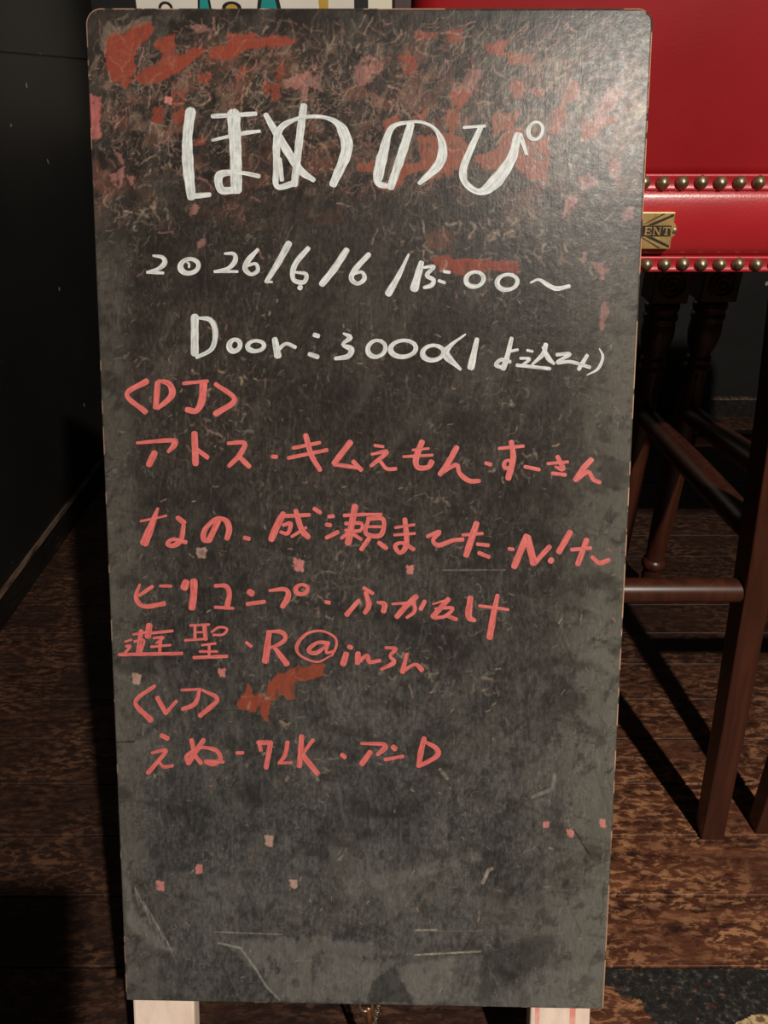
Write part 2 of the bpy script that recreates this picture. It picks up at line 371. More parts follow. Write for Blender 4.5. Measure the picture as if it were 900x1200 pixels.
def vnoise(x, y, sx, sy, seed, ang=0.0):
    r = np.random.default_rng(seed); g = r.random((256, 256))
    c, s = math.cos(ang), math.sin(ang)
    a = (x*c+y*s)/sx + 1000.3; b = (-x*s+y*c)/sy + 1000.7
    ia = np.floor(a).astype(int); ib = np.floor(b).astype(int); fa = a-ia; fb = b-ib
    fa = fa*fa*(3-2*fa); fb = fb*fb*(3-2*fb)
    g00 = g[ib % 256, ia % 256]; g10 = g[ib % 256, (ia+1) % 256]; g01 = g[(ib+1) % 256, ia % 256]; g11 = g[(ib+1) % 256, (ia+1) % 256]
    return (g00*(1-fa)+g10*fa)*(1-fb)+(g01*(1-fa)+g11*fa)*fb
def fbm(x, y, sx, sy, seed, ang=0.0, oct=4):
    t = 0; a = 1; tot = 0
    for o in range(oct):
        t = t+a*vnoise(x, y, sx/2**o, sy/2**o, seed+o*17, ang); tot += a; a *= 0.55
    return t/tot
def sstep(a, b, x): t = np.clip((x-a)/(b-a), 0, 1); return t*t*(3-2*t)
srgb = lambda *c: np.array(c, float)

img = np.empty(U.shape+(3,))
big = fbm(CX, CY, 90, 90, 1); mid = fbm(CX, CY, 22, 26, 2); fine = vnoise(CX, CY, 1.3, 34, 3)*0.6+vnoise(CX, CY, 2.6, 90, 4)*0.4
grit = RNG.random(U.shape)
# painted ground: brown-black above, greyer with chalk dust below, also lightened there against the lamp's falloff
tdown = sstep(420, 1020, CY)[..., None]
ground = srgb(51, 45, 41)*(1-tdown)+srgb(73, 71, 69)*tdown
img[:] = ground
img *= (0.80+0.42*big)[..., None]; img *= (0.88+0.24*mid)[..., None]; img *= (0.90+0.20*fine)[..., None]; img *= (0.86+0.28*grit)[..., None]; img *= (0.82+0.36*vnoise(CX, CY, 2.4, 4.5, 5))[..., None]
def lay(col, a): 
    global img
    a = np.clip(a, 0, 1)[..., None]; img = img*(1-a)+srgb(*col)*a
# dust left along both long edges where the eraser never reaches
eL = (CX-(99+49*(CY-8)/1164)); eR = ((766-58*(CY-10)/1174)-CX)
wobble = (fbm(CX, CY, 14, 160, 21)-0.5)*44
lay((96, 92, 84), (1-sstep(8, 62, eL+wobble))*0.50*sstep(190, 330, CY))
lay((112, 108, 98), (1-sstep(10, 120, eR+wobble))*0.62*sstep(240, 380, CY))
lay((106, 104, 99), sstep(0.50, 0.72, fbm(CX, CY, 120, 60, 31, 0.2))*0.42*sstep(880, 1120, CY))
lay((100, 98, 90), sstep(0.52, 0.75, fbm(CX, CY, 9, 46, 33, -0.35))*0.28*sstep(520, 900, CY))
lay((88, 84, 76), sstep(0.55, 0.8, fbm(CX, CY, 30, 90, 34, 0.5))*0.35)
lay((34, 31, 29), sstep(0.54, 0.78, fbm(CX, CY, 44, 24, 35, 0.3, 6))*0.40)
lay((36, 34, 32), sstep(0.56, 0.74, fbm(CX, CY, 9, 14, 36, 0.5, 5))*0.38)

def box_idx(u0, u1, v0, v1):
    i0 = max(0, int((u0-us[0])/(us[1]-us[0]))-2); i1 = min(nx, int((u1-us[0])/(us[1]-us[0]))+3)
    j0 = max(0, int((v0-vs_[0])/(vs_[1]-vs_[0]))-2); j1 = min(ny, int((v1-vs_[0])/(vs_[1]-vs_[0]))+3)
    return slice(j0, j1), slice(i0, i1)
def region(pts, pad):
    q = [chart(*p) for p in pts]; k = 0.0007*pad
    return box_idx(min(a for a, b in q)-k, max(a for a, b in q)+k, min(b for a, b in q)-k, max(b for a, b in q)+k)
def put(sl, col, a):
    a = np.clip(a, 0, 1)[..., None]; img[sl] = img[sl]*(1-a)+srgb(*col)*a
def sdf_poly(x, y, P):
    d = np.full(x.shape, 1e9); ins = np.zeros(x.shape, bool); n = len(P)
    for i in range(n):
        ax, ay = P[i]; bx, by = P[(i+1) % n]; ex, ey = bx-ax, by-ay
        t = np.clip(((x-ax)*ex+(y-ay)*ey)/(ex*ex+ey*ey+1e-9), 0, 1)
        d = np.minimum(d, np.hypot(x-ax-t*ex, y-ay-t*ey))
        c = ((ay > y) != (by > y)) & (x < (bx-ax)*(y-ay)/((by-ay) if by != ay else 1e-9)+ax); ins ^= c
    return np.where(ins, -d, d)
_seed = [100]
def smudge(P, col, op=0.9, rag=6.0, soft=1.5, streak=0.35, ang=0.0):
    """a rubbed patch of chalk paint with a ragged edge"""
    _seed[0] += 7; s = _seed[0]
    sl = region(P, rag*2+6); x = CX[sl]; y = CY[sl]
    if x.size == 0: return
    wx_ = (fbm(x, y, 11, 11, s, 0, 4)-0.5)*rag*2; wy_ = (fbm(x, y, 9, 9, s+3, 0, 4)-0.5)*rag*2
    d = sdf_poly(x+wx_, y+wy_, P) + (vnoise(x, y, 2.2, 2.2, s+5)-0.5)*2.2
    st = vnoise(x, y, 1.8, 26, s+6, ang)
    holes = sstep(0.62, 0.78, fbm(x, y, 10, 14, s+8))
    soft *= 0.6; a = (1-sstep(-soft, soft, d-1.6))*(1-streak*st*0.6)*(1-0.65*holes*streak/0.35)
    put(sl, col, a*op)
def scratch(P, wd, col, op):
    sl = region(P, wd+3); x = CX[sl]; y = CY[sl]
    if x.size == 0: return
    d = np.full(x.shape, 1e9)
    for (ax, ay), (bx, by) in zip(P[:-1], P[1:]):
        ex, ey = bx-ax, by-ay; t = np.clip(((x-ax)*ex+(y-ay)*ey)/(ex*ex+ey*ey+1e-9), 0, 1)
        d = np.minimum(d, np.hypot(x-ax-t*ex, y-ay-t*ey))
    a = (1-sstep(wd*0.5-0.5, wd*0.5+0.6, d))*(0.35+0.65*vnoise(x, y, 3, 3, 9))
    put(sl, col, a*min(1, op*1.5))

RED = (130, 60, 46); ORG = (134, 74, 56); PINK = (168, 112, 106); BEI = (150, 128, 108)
R2 = random.Random(5)
def wander(x, y, L, ang, bend=0.5, n=5):
    P = [(x, y)]
    for i in range(n):
        ang += R2.uniform(-bend, bend); x += L/n*math.cos(ang); y += L/n*math.sin(ang); P.append((x, y))
    return P
# warm stain spread through the much rewritten upper third
ztop = 1-sstep(210, 290, CY+(fbm(CX, CY, 60, 60, 51)-0.5)*160)
lay((104, 66, 54), sstep(0.47, 0.68, fbm(CX, CY, 34, 22, 52, -0.3))*0.60*ztop*sstep(30, 70, CY))
lay((118, 96, 82), sstep(0.54, 0.74, fbm(CX, CY, 9, 20, 53, 0.5))*0.55*ztop*sstep(30, 60, CY))
lay((96, 92, 80), sstep(0.50, 0.75, fbm(CX, CY, 20, 14, 54, -0.6))*0.55*ztop*sstep(480, 640, CX))
lay((33, 29, 27), sstep(0.54, 0.70, fbm(CX, CY, 24, 30, 55, 0.2))*0.75*ztop)
# fine tangled scrape lines
def tangle(sx, sy, seed, ang, eps, col, op, mask):
    n_ = fbm(CX, CY, sx, sy, seed, ang, 3); lay(col, (1-sstep(eps*0.4, eps, np.abs(n_-0.5)))*op*mask)
patch_a = sstep(0.44, 0.60, fbm(CX, CY, 40, 34, 61)); patch_b = sstep(0.46, 0.62, fbm(CX, CY, 34, 44, 62)); patch_c = sstep(0.50, 0.64, fbm(CX, CY, 50, 40, 63))
tangle(16, 9, 64, 0.3, 0.022, (140, 116, 100), 0.60, patch_a*ztop*sstep(30, 60, CY)); tangle(7, 22, 65, 0.1, 0.024, (150, 130, 112), 0.60, patch_b*ztop*sstep(30, 60, CY)); tangle(10, 14, 66, -0.7, 0.022, (128, 92, 80), 0.7, patch_c*ztop*sstep(30, 60, CY))
tangle(14, 8, 67, 0.9, 0.018, (30, 26, 24), 0.6, patch_b*ztop)
tangle(13, 16, 68, 0.4, 0.016, (128, 122, 110), 0.42, sstep(0.56, 0.68, fbm(CX, CY, 46, 38, 69))*(1-ztop)); tangle(22, 8, 70, 0.2, 0.02, (42, 40, 38), 0.45, patch_a*(1-ztop)); tangle(8, 40, 72, 0.0, 0.02, (110, 107, 99), 0.35, patch_c*(1-ztop))
def crop(x0, y0, s, pts): return [(x0+a/s, y0+b/s) for a, b in pts]
c1 = lambda *p: crop(90, 0, 5.294, p); c2 = lambda *p: crop(240, 0, 5.0, p); c3 = lambda *p: crop(400, 10, 4.737, p)
c4 = lambda *p: crop(580, 10, 4.737, p); c5 = lambda *p: crop(420, 110, 3.913, p); c6 = lambda *p: crop(430, 270, 3.103, p); c7 = lambda *p: crop(130, 780, 3.333, p)
c8 = lambda *p: crop(580, 150, 4.737, p); c9 = lambda *p: crop(100, 120, 5.0, p)
SOLID = (c1((200,225),(245,205),(290,240),(310,215),(350,170),(400,155),(455,145),(470,180),(440,240),(375,275),(355,380),(330,500),(300,540),(270,500),(225,510),(195,400),(190,300)),
          c1((370,490),(430,430),(500,410),(550,360),(510,300),(490,280),(570,220),(610,225),(600,300),(560,340),(650,350),(720,320),(780,315),(720,370),(640,430),(560,480),(470,510),(400,510)),
          c2((30,340),(60,280),(140,290),(140,210),(290,200),(300,240),(350,220),(480,225),(540,240),(430,270),(300,270),(200,300),(130,345)))
for P in SOLID: smudge(P, RED, 0.95, 5, 1.2, 0.2)
for P in (c2((180,440),(215,395),(240,400),(225,440),(195,460)), c2((420,440),(455,365),(450,440),(430,460)), c2((345,490),(380,480),(380,540),(350,530)), c2((390,510),(430,500),(440,570),(400,580)),
          c3((410,130),(530,145),(520,165),(420,160)), c3((590,125),(670,120),(660,180),(590,165)), c3((320,260),(400,265),(415,310),(370,360),(320,310)), c3((615,470),(720,460),(655,550)), c3((800,210),(900,190),(890,250),(830,250)),
          c1((750,480),(830,460),(830,500),(770,505)), c1((610,580),(680,570),(650,650),(600,680)), c9((400,40),(450,20),(460,110),(400,120)), c9((510,80),(570,40),(570,100),(540,130)), c9((640,225),(700,210),(695,240),(640,240)),
          c1((840,310),(890,290),(890,350),(850,350))):
    smudge(P, RED, 0.85, 4, 1.5, 0.3)
for P in (c5((280,210),(370,195),(480,205),(510,260),(480,335),(400,345),(330,400),(300,330)), c5((540,290),(640,260),(660,190),(700,140),(740,180),(720,290),(640,345),(590,345)),
          c5((725,270),(770,215),(870,200),(882,280),(860,390),(780,382),(720,330)), c5((0,330),(75,318),(60,352),(0,348)), c5((120,130),(180,105),(190,130),(130,165)), c5((260,105),(310,75),(300,125)),
          c5((425,0),(520,0),(470,60),(430,45)), c5((180,340),(300,320),(300,345),(220,360),(190,420),(170,400)), c5((400,130),(440,60),(450,110),(420,170)), c5((400,345),(430,350),(415,375)),
          c4((0,200),(80,160),(40,240),(0,260)), c4((60,250),(210,260),(200,300),(100,300),(70,310)), c4((90,430),(150,420),(150,480),(100,490)), c4((200,440),(280,450),(240,500),(195,480)),
          c4((440,410),(472,420),(462,480),(395,530),(372,670),(318,680),(330,600),(370,500)), c4((500,640),(640,600),(665,620),(600,650),(555,720),(480,720)), c4((0,590),(130,575),(110,640),(0,711)),
          c5((90,430),(180,400),(190,430),(120,440))):
    smudge(P, ORG, 0.92, 6, 1.2, 0.25)
smudge(c6((235,100),(300,95),(320,110),(400,105),(550,120),(550,150),(440,140),(400,155),(340,160),(270,140)), RED, 0.93, 4, 1.2, 0.2)
smudge(c6((225,10),(300,0),(305,70),(230,60)), ORG, 0.4, 6, 3, 0.6)
smudge(c7((500,140),(540,80),(560,120),(600,110),(640,40),(720,10),(830,0),(820,35),(760,50),(700,70),(720,130),(680,125),(660,110),(620,150),(615,210),(590,190),(590,140),(550,185),(510,165)), (142, 66, 48), 0.93, 5, 1.2, 0.2)
for P in (c3((110,280),(160,265),(225,320),(160,420),(90,420),(80,370)), c3((700,350),(780,350),(760,400),(740,455),(690,450),(680,400)), c3((620,420),(670,420),(660,465),(620,460)),
          c4((600,490),(640,440),(700,470),(720,500),(640,560),(560,610),(590,540)), c2((460,490),(540,450),(600,420),(650,430),(690,540),(650,500),(590,510),(590,590),(560,590),(560,510),(480,520)),
          c8((470,290),(520,260),(570,290),(540,330),(480,330)), c8((420,350),(460,390),(420,450),(370,485),(400,430)), c8((700,480),(760,440),(750,500),(700,510)), c8((480,740),(500,700),(500,760)), c8((560,760),(640,740),(600,830)),
          c6((855,280),(875,270),(870,350),(850,365)), c9((165,430),(230,370),(215,470),(190,510)), c9((170,290),(225,340),(220,355)), c9((240,430),(280,450),(260,480)),
          c9((655,830),(700,820),(690,840),(660,850)), c9((610,620),(650,600),(640,650),(620,665)), c1((710,165),(790,165),(820,190),(750,205)), c8((640,190),(700,150),(690,290),(660,280))):
    smudge(P, PINK, 0.72, 5, 1.5, 0.7)
smudge([(106, 112), (116, 114), (116, 162), (107, 163)], (176, 96, 92), 0.85, 3, 1.2, 0.5)
smudge(c4((760,560),(820,530),(840,570),(800,610),(770,600)), (190, 172, 140), 0.6, 4, 2, 0.4)  # lamp glare painted into the board colour as a pale spot
smudge([(118, 52), (124, 26), (140, 34), (160, 24), (178, 20), (178, 27), (150, 34), (128, 40), (122, 60)], (118, 104, 92), 0.7, 4, 1.5, 0.6)
# short scraped marks, many crossing, dense in the top third and sparse below
for i in range(1500):
    y = 20+abs(R2.gauss(0, 1))*115; x = R2.uniform(112, 752)
    if y > 330: continue
    if y > 235 and R2.random() < 0.55: continue
    col = R2.choice([BEI, BEI, (120, 104, 90), (128, 92, 80), PINK, (104, 98, 84)])
    scratch(wander(x, y, R2.uniform(5, 26), R2.choice([1.3, 1.6, 0.3, -0.5, 2.2])+R2.gauss(0, 0.4), 0.6), R2.choice([0.7, 1, 1, 1.5, 2.2]), col, R2.uniform(0.2, 0.6))
for P in SOLID: smudge(P, RED, 0.55, 5, 1.2, 0.35)
for cx_, cy_, nn in ((590, 265, 60), (640, 300, 30), (500, 275, 30), (570, 330, 20), (300, 445, 14), (215, 460, 12), (260, 500, 18), (375, 700, 28), (395, 655, 16), (330, 810, 22), (570, 795, 18), (600, 540, 16), (520, 590, 14), (560, 700, 16), (610, 455, 10), (160, 250, 40), (700, 300, 20), (470, 780, 14), (350, 890, 26), (250, 500, 16), (165, 425, 12), (480, 760, 12)):
    for i in range(nn):
        scratch(wander(cx_+R2.gauss(0, 22), cy_+R2.gauss(0, 16), R2.uniform(3, 16), R2.uniform(0, 3.1), 0.8), R2.choice([0.8, 1.2, 2.0, 3.0]), R2.choice([BEI, (134, 126, 112), (140, 112, 100), (112, 106, 94)]), R2.uniform(0.25, 0.65))
for i in range(620):
    x = R2.uniform(140, 725); y = R2.uniform(320, 1160)
    scratch(wander(x, y, R2.uniform(1, 7), R2.uniform(0, 3.1), 0.6, 2), R2.choice([0.8, 1, 1.4]), R2.choice([BEI, (150, 144, 130), (120, 114, 102), (160, 110, 100)]), R2.uniform(0.25, 0.8))
for i in range(900):     # eraser sweep: long faint strokes
    x = R2.uniform(130, 720); y = R2.uniform(300, 1170)
    scratch(wander(x, y, R2.uniform(20, 70), R2.choice([1.55, 1.75, 1.2, 0.25])+R2.gauss(0, 0.15), 0.12, 3), R2.choice([1, 2, 3]), R2.choice([(100, 96, 88), (92, 88, 80), (40, 38, 35)]), R2.uniform(0.06, 0.22))
# particular marks low on the board
for P, o in (([(268,1108),(340,1098),(430,1104),(440,1130),(430,1172),(328,1172),(306,1140)], 0.50), ([(466,1134),(530,1124),(524,1172),(492,1180)], 0.50), ([(530,1120),(566,1120),(560,1180),(530,1180)], 0.30), ([(600,1152),(706,1128),(706,1184),(588,1182)], 0.34), ([(146,1010),(156,1070),(200,1112),(176,1110),(150,1080)], 0.5), ([(404,1034),(470,1020),(560,1000),(560,1006),(480,1032),(410,1046)], 0.35)):
    smudge(P, (124, 121, 115), o, 7, 6, 0.5)
smudge([(430,1172),(436,1150),(462,1136),(482,1172)], (48, 47, 45), 0.55, 4, 2, 0.3)
smudge([(566,1122),(610,1100),(650,1096),(640,1130),(590,1150),(562,1176)], (50, 49, 46), 0.55, 8, 6, 0.5)
scratch([(256,1105),(282,1111),(300,1136),(312,1156),(328,1172)], 2.2, (152, 150, 142), 0.6)
for i in range(26):
    a = R2.random(); x = 152+a*48; y = 1030+a*80; scratch([(x, y), (x+R2.uniform(4, 10), y+R2.uniform(12, 26))], 1.0, (142, 140, 132), 0.35)
scratch([(487,1090),(512,1090)], 1.8, (158, 150, 128), 0.7); scratch([(512,1091),(566,1091)], 1.0, (120, 114, 102), 0.5)
scratch([(487,1119),(563,1115)], 1.9, (166, 158, 136), 0.8); scratch([(252,1092),(330,1095)], 1.2, (150, 146, 132), 0.6)
scratch([(672,972),(690,1000)], 1.4, (20, 18, 16), 0.9); scratch([(131,870),(158,869)], 1.2, (24, 22, 20), 0.85)
scratch([(566,1034),(572,1020),(576,1018)], 4, (168, 150, 132), 0.7); scratch([(520,668),(592,668)], 1.3, (130, 124, 110), 0.6)
scratch([(660,64),(688,44),(705,38)], 3.0, (48, 42, 38), 0.8); scratch([(664,76),(708,48)], 1.6, (44, 38, 34), 0.8)
scratch([(624,934),(648,924),(650,908)], 4, (142, 138, 124), 0.5); scratch([(516,902),(524,912)], 4, (140, 136, 122), 0.6)
for x, y, r in ((197,117,3), (315,985,4), (188,1038,4), (344,1036,3), (160,795,4), (234,1018,3), (260,788,2.5), (236,648,4), (350,662,5), (480,668,3), (668,976,3), (706,964,3), (640,966,2)):
    smudge([(x-r, y-r*1.2), (x+r, y-r), (x+r*0.8, y+r*1.3), (x-r*0.7, y+r)], R2.choice([(208, 128, 122), (188, 150, 134)]), 0.85, 2, 1, 0.2)

# worn arris: bare pale wood where the paint has rubbed off
def edge_col(a, strong): 
    c = srgb(64, 58, 52) if a < 1-strong else srgb(222, 168, 134); return c*R2.uniform(0.85, 1.1)
tolin = lambda c: np.where(c/255 <= 0.04045, c/255/12.92, ((np.clip(c, 0, 255)/255+0.055)/1.055)**2.4)

CR = 0.0125   # rounded top corners
def corner(u, v, R, hw, hh):
    """pull points outside a rounded top corner back onto its arc"""
    cu = np.sign(u)*(hw-R); inside = (np.abs(u) > hw-R) & (v > hh-R)
    du = u-cu; dv = v-(hh-R); L = np.hypot(du, dv)+1e-12; k = np.where(inside & (L > R), R/L, 1.0)
    return np.where(inside, cu+du*k, u), np.where(inside, hh-R+dv*k, v)
Uc, Vc = corner(U, V, CR-EB, BW/2-EB, BH/2-EB)
verts = np.stack([Uc.ravel(), np.zeros(U.size), Vc.ravel()], 1); cols = tolin(img.reshape(-1, 3))
ring = [j for j in [(0, i) for i in range(nx)]+[(j, nx-1) for j in range(1, ny)]+[(ny-1, i) for i in range(nx-2, -1, -1)]+[(j, 0) for j in range(ny-2, 0, -1)]]
ring_id = np.array([j*nx+i for j, i in ring]); ru = Uc[tuple(np.array(ring).T)]; rv = Vc[tuple(np.array(ring).T)]
TH = 0.0075
# outward direction round the outline
pu, pv = np.roll(ru, 1), np.roll(rv, 1); qu, qv = np.roll(ru, -1), np.roll(rv, -1); tu, tv = qu-pu, qv-pv; Ln = np.hypot(tu, tv)+1e-12; ou, ov = tv/Ln, -tu/Ln
rcx, rcy = chart_of(ru, rv)
wear_n = fbm(rcx, rcy, 26, 26, 71, 0, 4)
strong = np.where((rv > BH/2-0.03) & (np.abs(ru) > BW/2-0.03), 0.52, np.where(ru > BW/2-0.004, 0.53, np.where(ru < -BW/2+0.004, 0.37, 0.36)))
strong = np.where((ru > BW/2-0.004) & (rv < -0.30), 0.60, strong)
worn_m = sstep(1-strong-0.03, 1-strong+0.03, wear_n)[:, None]
r1 = srgb(70, 64, 58)*(1-worn_m)+srgb(224, 172, 138)*worn_m
layers = [(0.45*EB, 0.12*EB, r1*0.6+img[tuple(np.array(ring).T)]*0.4), (0.8*EB, 0.42*EB, r1), (EB, EB, r1), (EB, TH, srgb(120, 84, 60)*np.ones_like(r1))]
N0 = U.size; nr = len(ring); allv = [verts]; allc = [cols]
for off, dep, c in layers:
    allv.append(np.stack([ru+ou*off, np.full(nr, dep), rv+ov*off], 1)); allc.append(tolin(c))
verts = np.concatenate(allv); cols = np.concatenate(allc)
ii = np.arange(nx-1); jj = np.arange(ny-1); I, J = np.meshgrid(ii, jj); q0 = (J*nx+I).ravel()
quads = np.stack([q0, q0+1, q0+nx+1, q0+nx], 1)
side = []; prev = ring_id
for k_ in range(len(layers)):
    cur = N0+k_*nr+np.arange(nr); side.append(np.stack([prev, cur, np.roll(cur, -1), np.roll(prev, -1)], 1)); prev = cur
quads = np.concatenate([quads]+side)
wv = verts @ np.array(BR).T + np.array(BC-SIGN)
me = bpy.data.meshes.new('board_panel'); nf = len(quads)
me.vertices.add(len(wv)); me.vertices.foreach_set('co', wv.ravel()); me.loops.add(nf*4+nr); me.polygons.add(nf+1)
me.loops.foreach_set('vertex_index', np.concatenate([quads.ravel(), prev[::-1]])); me.polygons.foreach_set('loop_start', np.concatenate([np.arange(nf)*4, [nf*4]]))
me.update(calc_edges=True)
at = me.color_attributes.new('chalk', 'FLOAT_COLOR', 'POINT'); at.data.foreach_set('color', np.concatenate([cols, np.ones((len(cols), 1))], 1).ravel())
me.polygons.foreach_set('use_smooth', np.concatenate([np.ones(nf, bool), [False]]))
M_BOARD = Mat('blackboard_paint', rough=0.30, spec=0.14)
m = M_BOARD; an = m.n('ShaderNodeAttribute', attribute_name='chalk'); bv = m.coord('Object')
f1 = m.noise(m.coord('Object', (900, 300, 60)), 1.0, 4, 0.6)
m.base(m.mix(1.0, an.outputs['Color'], m.ramp(f1, [(0.25, (0.82,)*3), (0.75, (1.14,)*3)]), 'MULTIPLY'))
m.rough(m.ramp(m.noise(bv, 170, 6, 0.7), [(0.3, (0.25,)*3), (0.7, (0.36,)*3)]))
m.bump(m.math('ADD', m.math('MULTIPLY', m.noise(m.coord('Object', (500, 200, 50)), 1.0, 5, 0.6), 0.5), m.math('MULTIPLY', m.noise(bv, 110, 5, 0.7), 1.5)), 0.15, 0.0010)
me.materials.append(m.m); me.update(); me.validate()
panel = bpy.data.objects.new('board_panel', me); COL.objects.link(panel); panel.parent = sign

# ---- handwriting: flat marker strokes lying on the panel
def marker(name, c0, c1, c2):
    m = Mat(name, rough=0.5, spec=0.35)
    uvn = m.n('ShaderNodeUVMap'); mp = m.n('ShaderNodeMapping'); mp.inputs['Scale'].default_value = (0.45, 7.0, 1); m.l(uvn.outputs[0], mp.inputs['Vector'])
    n1 = m.noise(mp.outputs[0], 1.0, 4, 0.6); n2 = m.noise(m.coord('Object'), 260, 3, 0.6)
    f = m.math('ADD', m.math('MULTIPLY', n1, 0.75), m.math('MULTIPLY', n2, 0.25))
    m.base(m.ramp(f, [(0.34, c0), (0.5, c1), (0.64, c2)])); m.bump(n1, 0.10, 0.0004)
    return m
M_WHITE = marker('white_marker', lin(152, 154, 150), lin(192, 195, 193), lin(216, 220, 217))
M_REDMK = marker('red_marker', lin(168, 80, 76), lin(203, 100, 95), lin(214, 116, 110))
def smooth_path(P):
    """Catmull-Rom through (x, y, w)"""
    if len(P) == 2: P = [P[0], tuple((a+b)/2 for a, b in zip(*P)), P[1]]
    P = [np.array(p, float) for p in P]; Q = [2*P[0]-P[1]]+P+[2*P[-1]-P[-2]]; out = []
    for i in range(1, len(Q)-2):
        p0, p1, p2, p3 = Q[i-1:i+3]; n = max(4, int(np.hypot(*(p2-p1)[:2])/2.2))
        for k in range(n):
            t = k/n; out.append(0.5*((2*p1)+(p2-p0)*t+(2*p0-5*p1+4*p2-p3)*t*t+(3*p1-p0-3*p2+p3)*t**3))
    out.append(P[-1]); return out
class Script:
    def __init__(s): s.v = []; s.f = []; s.uv = []; s.k = 0
    def stroke(s, P):
        path = smooth_path(P); n = len(path); s.k += 1
        d = 0.00022+0.000012*(s.k % 18); base = len(s.v); rows = []
        L = 0
        ang = None
        pts = []
        for i, p in enumerate(path):
            t = path[min(i+1, n-1)][:2]-path[max(i-1, 0)][:2]; t = t/(np.hypot(*t)+1e-9)
            if i: L += np.hypot(*(p[:2]-path[i-1][:2]))
            pts.append((p, t, L))
        # rounded ends
        p, t, l = pts[0]; q, t2, l2 = pts[-1]
        seq = [(p[:2]-t*p[2]*0.38, t, p[2]*0.45, l-p[2]*0.38), (p[:2]-t*p[2]*0.22, t, p[2]*0.85, l-p[2]*0.22)]
        seq += [(a[:2], tt, a[2], ll) for a, tt, ll in pts]
        seq += [(q[:2]+t2*q[2]*0.22, t2, q[2]*0.85, l2+q[2]*0.22), (q[:2]+t2*q[2]*0.38, t2, q[2]*0.45, l2+q[2]*0.38)]
        r = random.Random(s.k); off = r.random()*50
        for kk, (c, t, wd, l) in enumerate(seq):
            nrm = np.array([-t[1], t[0]]); wd *= 1.04+0.04*math.sin(l*0.35+off)
            for e in (-0.5, -0.25, 0, 0.25, 0.5):
                u, v = chart(*(c+nrm*wd*e)); dd = d+0.00008*kk/len(seq)
                s.v.append(tuple(B(u, v, dd))); s.uv.append((l/10+off, e*wd/16+off))
        for i in range(len(seq)-1):
            for k in range(4):
                a = base+i*5+k; s.f.append((a, a+5, a+6, a+1))
    def build(s, name, mat, label):
        me = bpy.data.meshes.new(name); me.from_pydata(s.v, [], s.f); me.materials.append(mat.m)
        uvl = me.uv_layers.new(name='UVMap')
        for lp in me.loops: uvl.data[lp.index].uv = s.uv[lp.vertex_index]
        me.polygons.foreach_set('use_smooth', [True]*len(s.f)); me.update()
        # faces must look out of the panel
        if me.polygons and me.polygons[len(me.polygons)//2].normal.dot(_n) < 0: me.flip_normals()
        o = bpy.data.objects.new(name, me); COL.objects.link(o); o.parent = panel; o['label'] = label
        return o
def writing(name, mat, label, groups):
    """groups: (x0, y0, scale, strokes); stroke = (width, x, y, x, y, ...) or list of (x, y, w); ('o', cx, cy, rx, ry, w)"""
    sc = Script()
    for x0, y0, s, strokes in groups:
        for st in strokes:
            if isinstance(st, list): P = [(x0+a/s, y0+b/s, w_/s) for a, b, w_ in st]
            elif st[0] == 'o':
                _, cx_, cy_, rx, ry, wd = st
                P = [(x0+(cx_+rx*math.cos(a)+0.12*ry*-math.sin(a))/s, y0+(cy_+ry*math.sin(a))/s, wd*(0.72+0.42*max(0, math.cos(a+math.pi+0.5))+0.2*max(0, math.cos(a)))/s) for a in [-math.radians(60+37*i) for i in range(11)]]
            else:
                c = st[1:]; P = [(x0+c[i]/s, y0+c[i+1]/s, st[0]/s) for i in range(0, len(c), 2)]
            if len(P) == 1: P = [(P[0][0]-0.4, P[0][1]-0.3, P[0][2]), (P[0][0]+0.4, P[0][1]+0.3, P[0][2])]
            sc.stroke(P)
    return sc.build(name, mat, label)
writing('title_lettering', M_WHITE, 'large white hand drawn title at the top', [
 (200, 110, 3.913, [[(92,80,46),(77,200,44),(80,330,50),(95,474,38)], [(88,470,26),(178,463,22)], (20,192,103,390,92), [(192,213,12),(330,182,19),(408,172,14)], [(288,92,58),(298,260,52),(302,440,50)],
   [(300,440,34),(232,440,34),(226,372,36),(318,362,18),(405,378,20)], [(436,96,22),(500,205,36),(590,345,34),(655,395,22)], [(610,56,32),(592,200,34),(568,415,32)],
   [(568,410,30),(488,425,24),(486,330,30),(493,180,32),(560,122,20),(660,104,16),(745,122,22),(792,175,48),(806,265,50),(745,415,34)], (20,500,300,510,395)]),
 (420, 110, 3.913, [[(240,142,34),(200,275,40),(148,428,34)], [(150,425,20),(95,413,30),(92,370,46),(112,280,46),(150,160,26),(230,131,14),(300,133,14),(358,170,18),(386,245,38),(368,325,42),(280,410,20)],
   (13,483,155,580,148), [(562,152,22),(508,270,30),(480,350,34),(492,410,30),(555,450,30),(625,405,58),(700,300,44),(730,190,34)], [(742,187,20),(770,276,16)], ('o',812,170,33,40,17)])])
DL = (150, 270, 3.103); DR = (430, 270, 3.103)
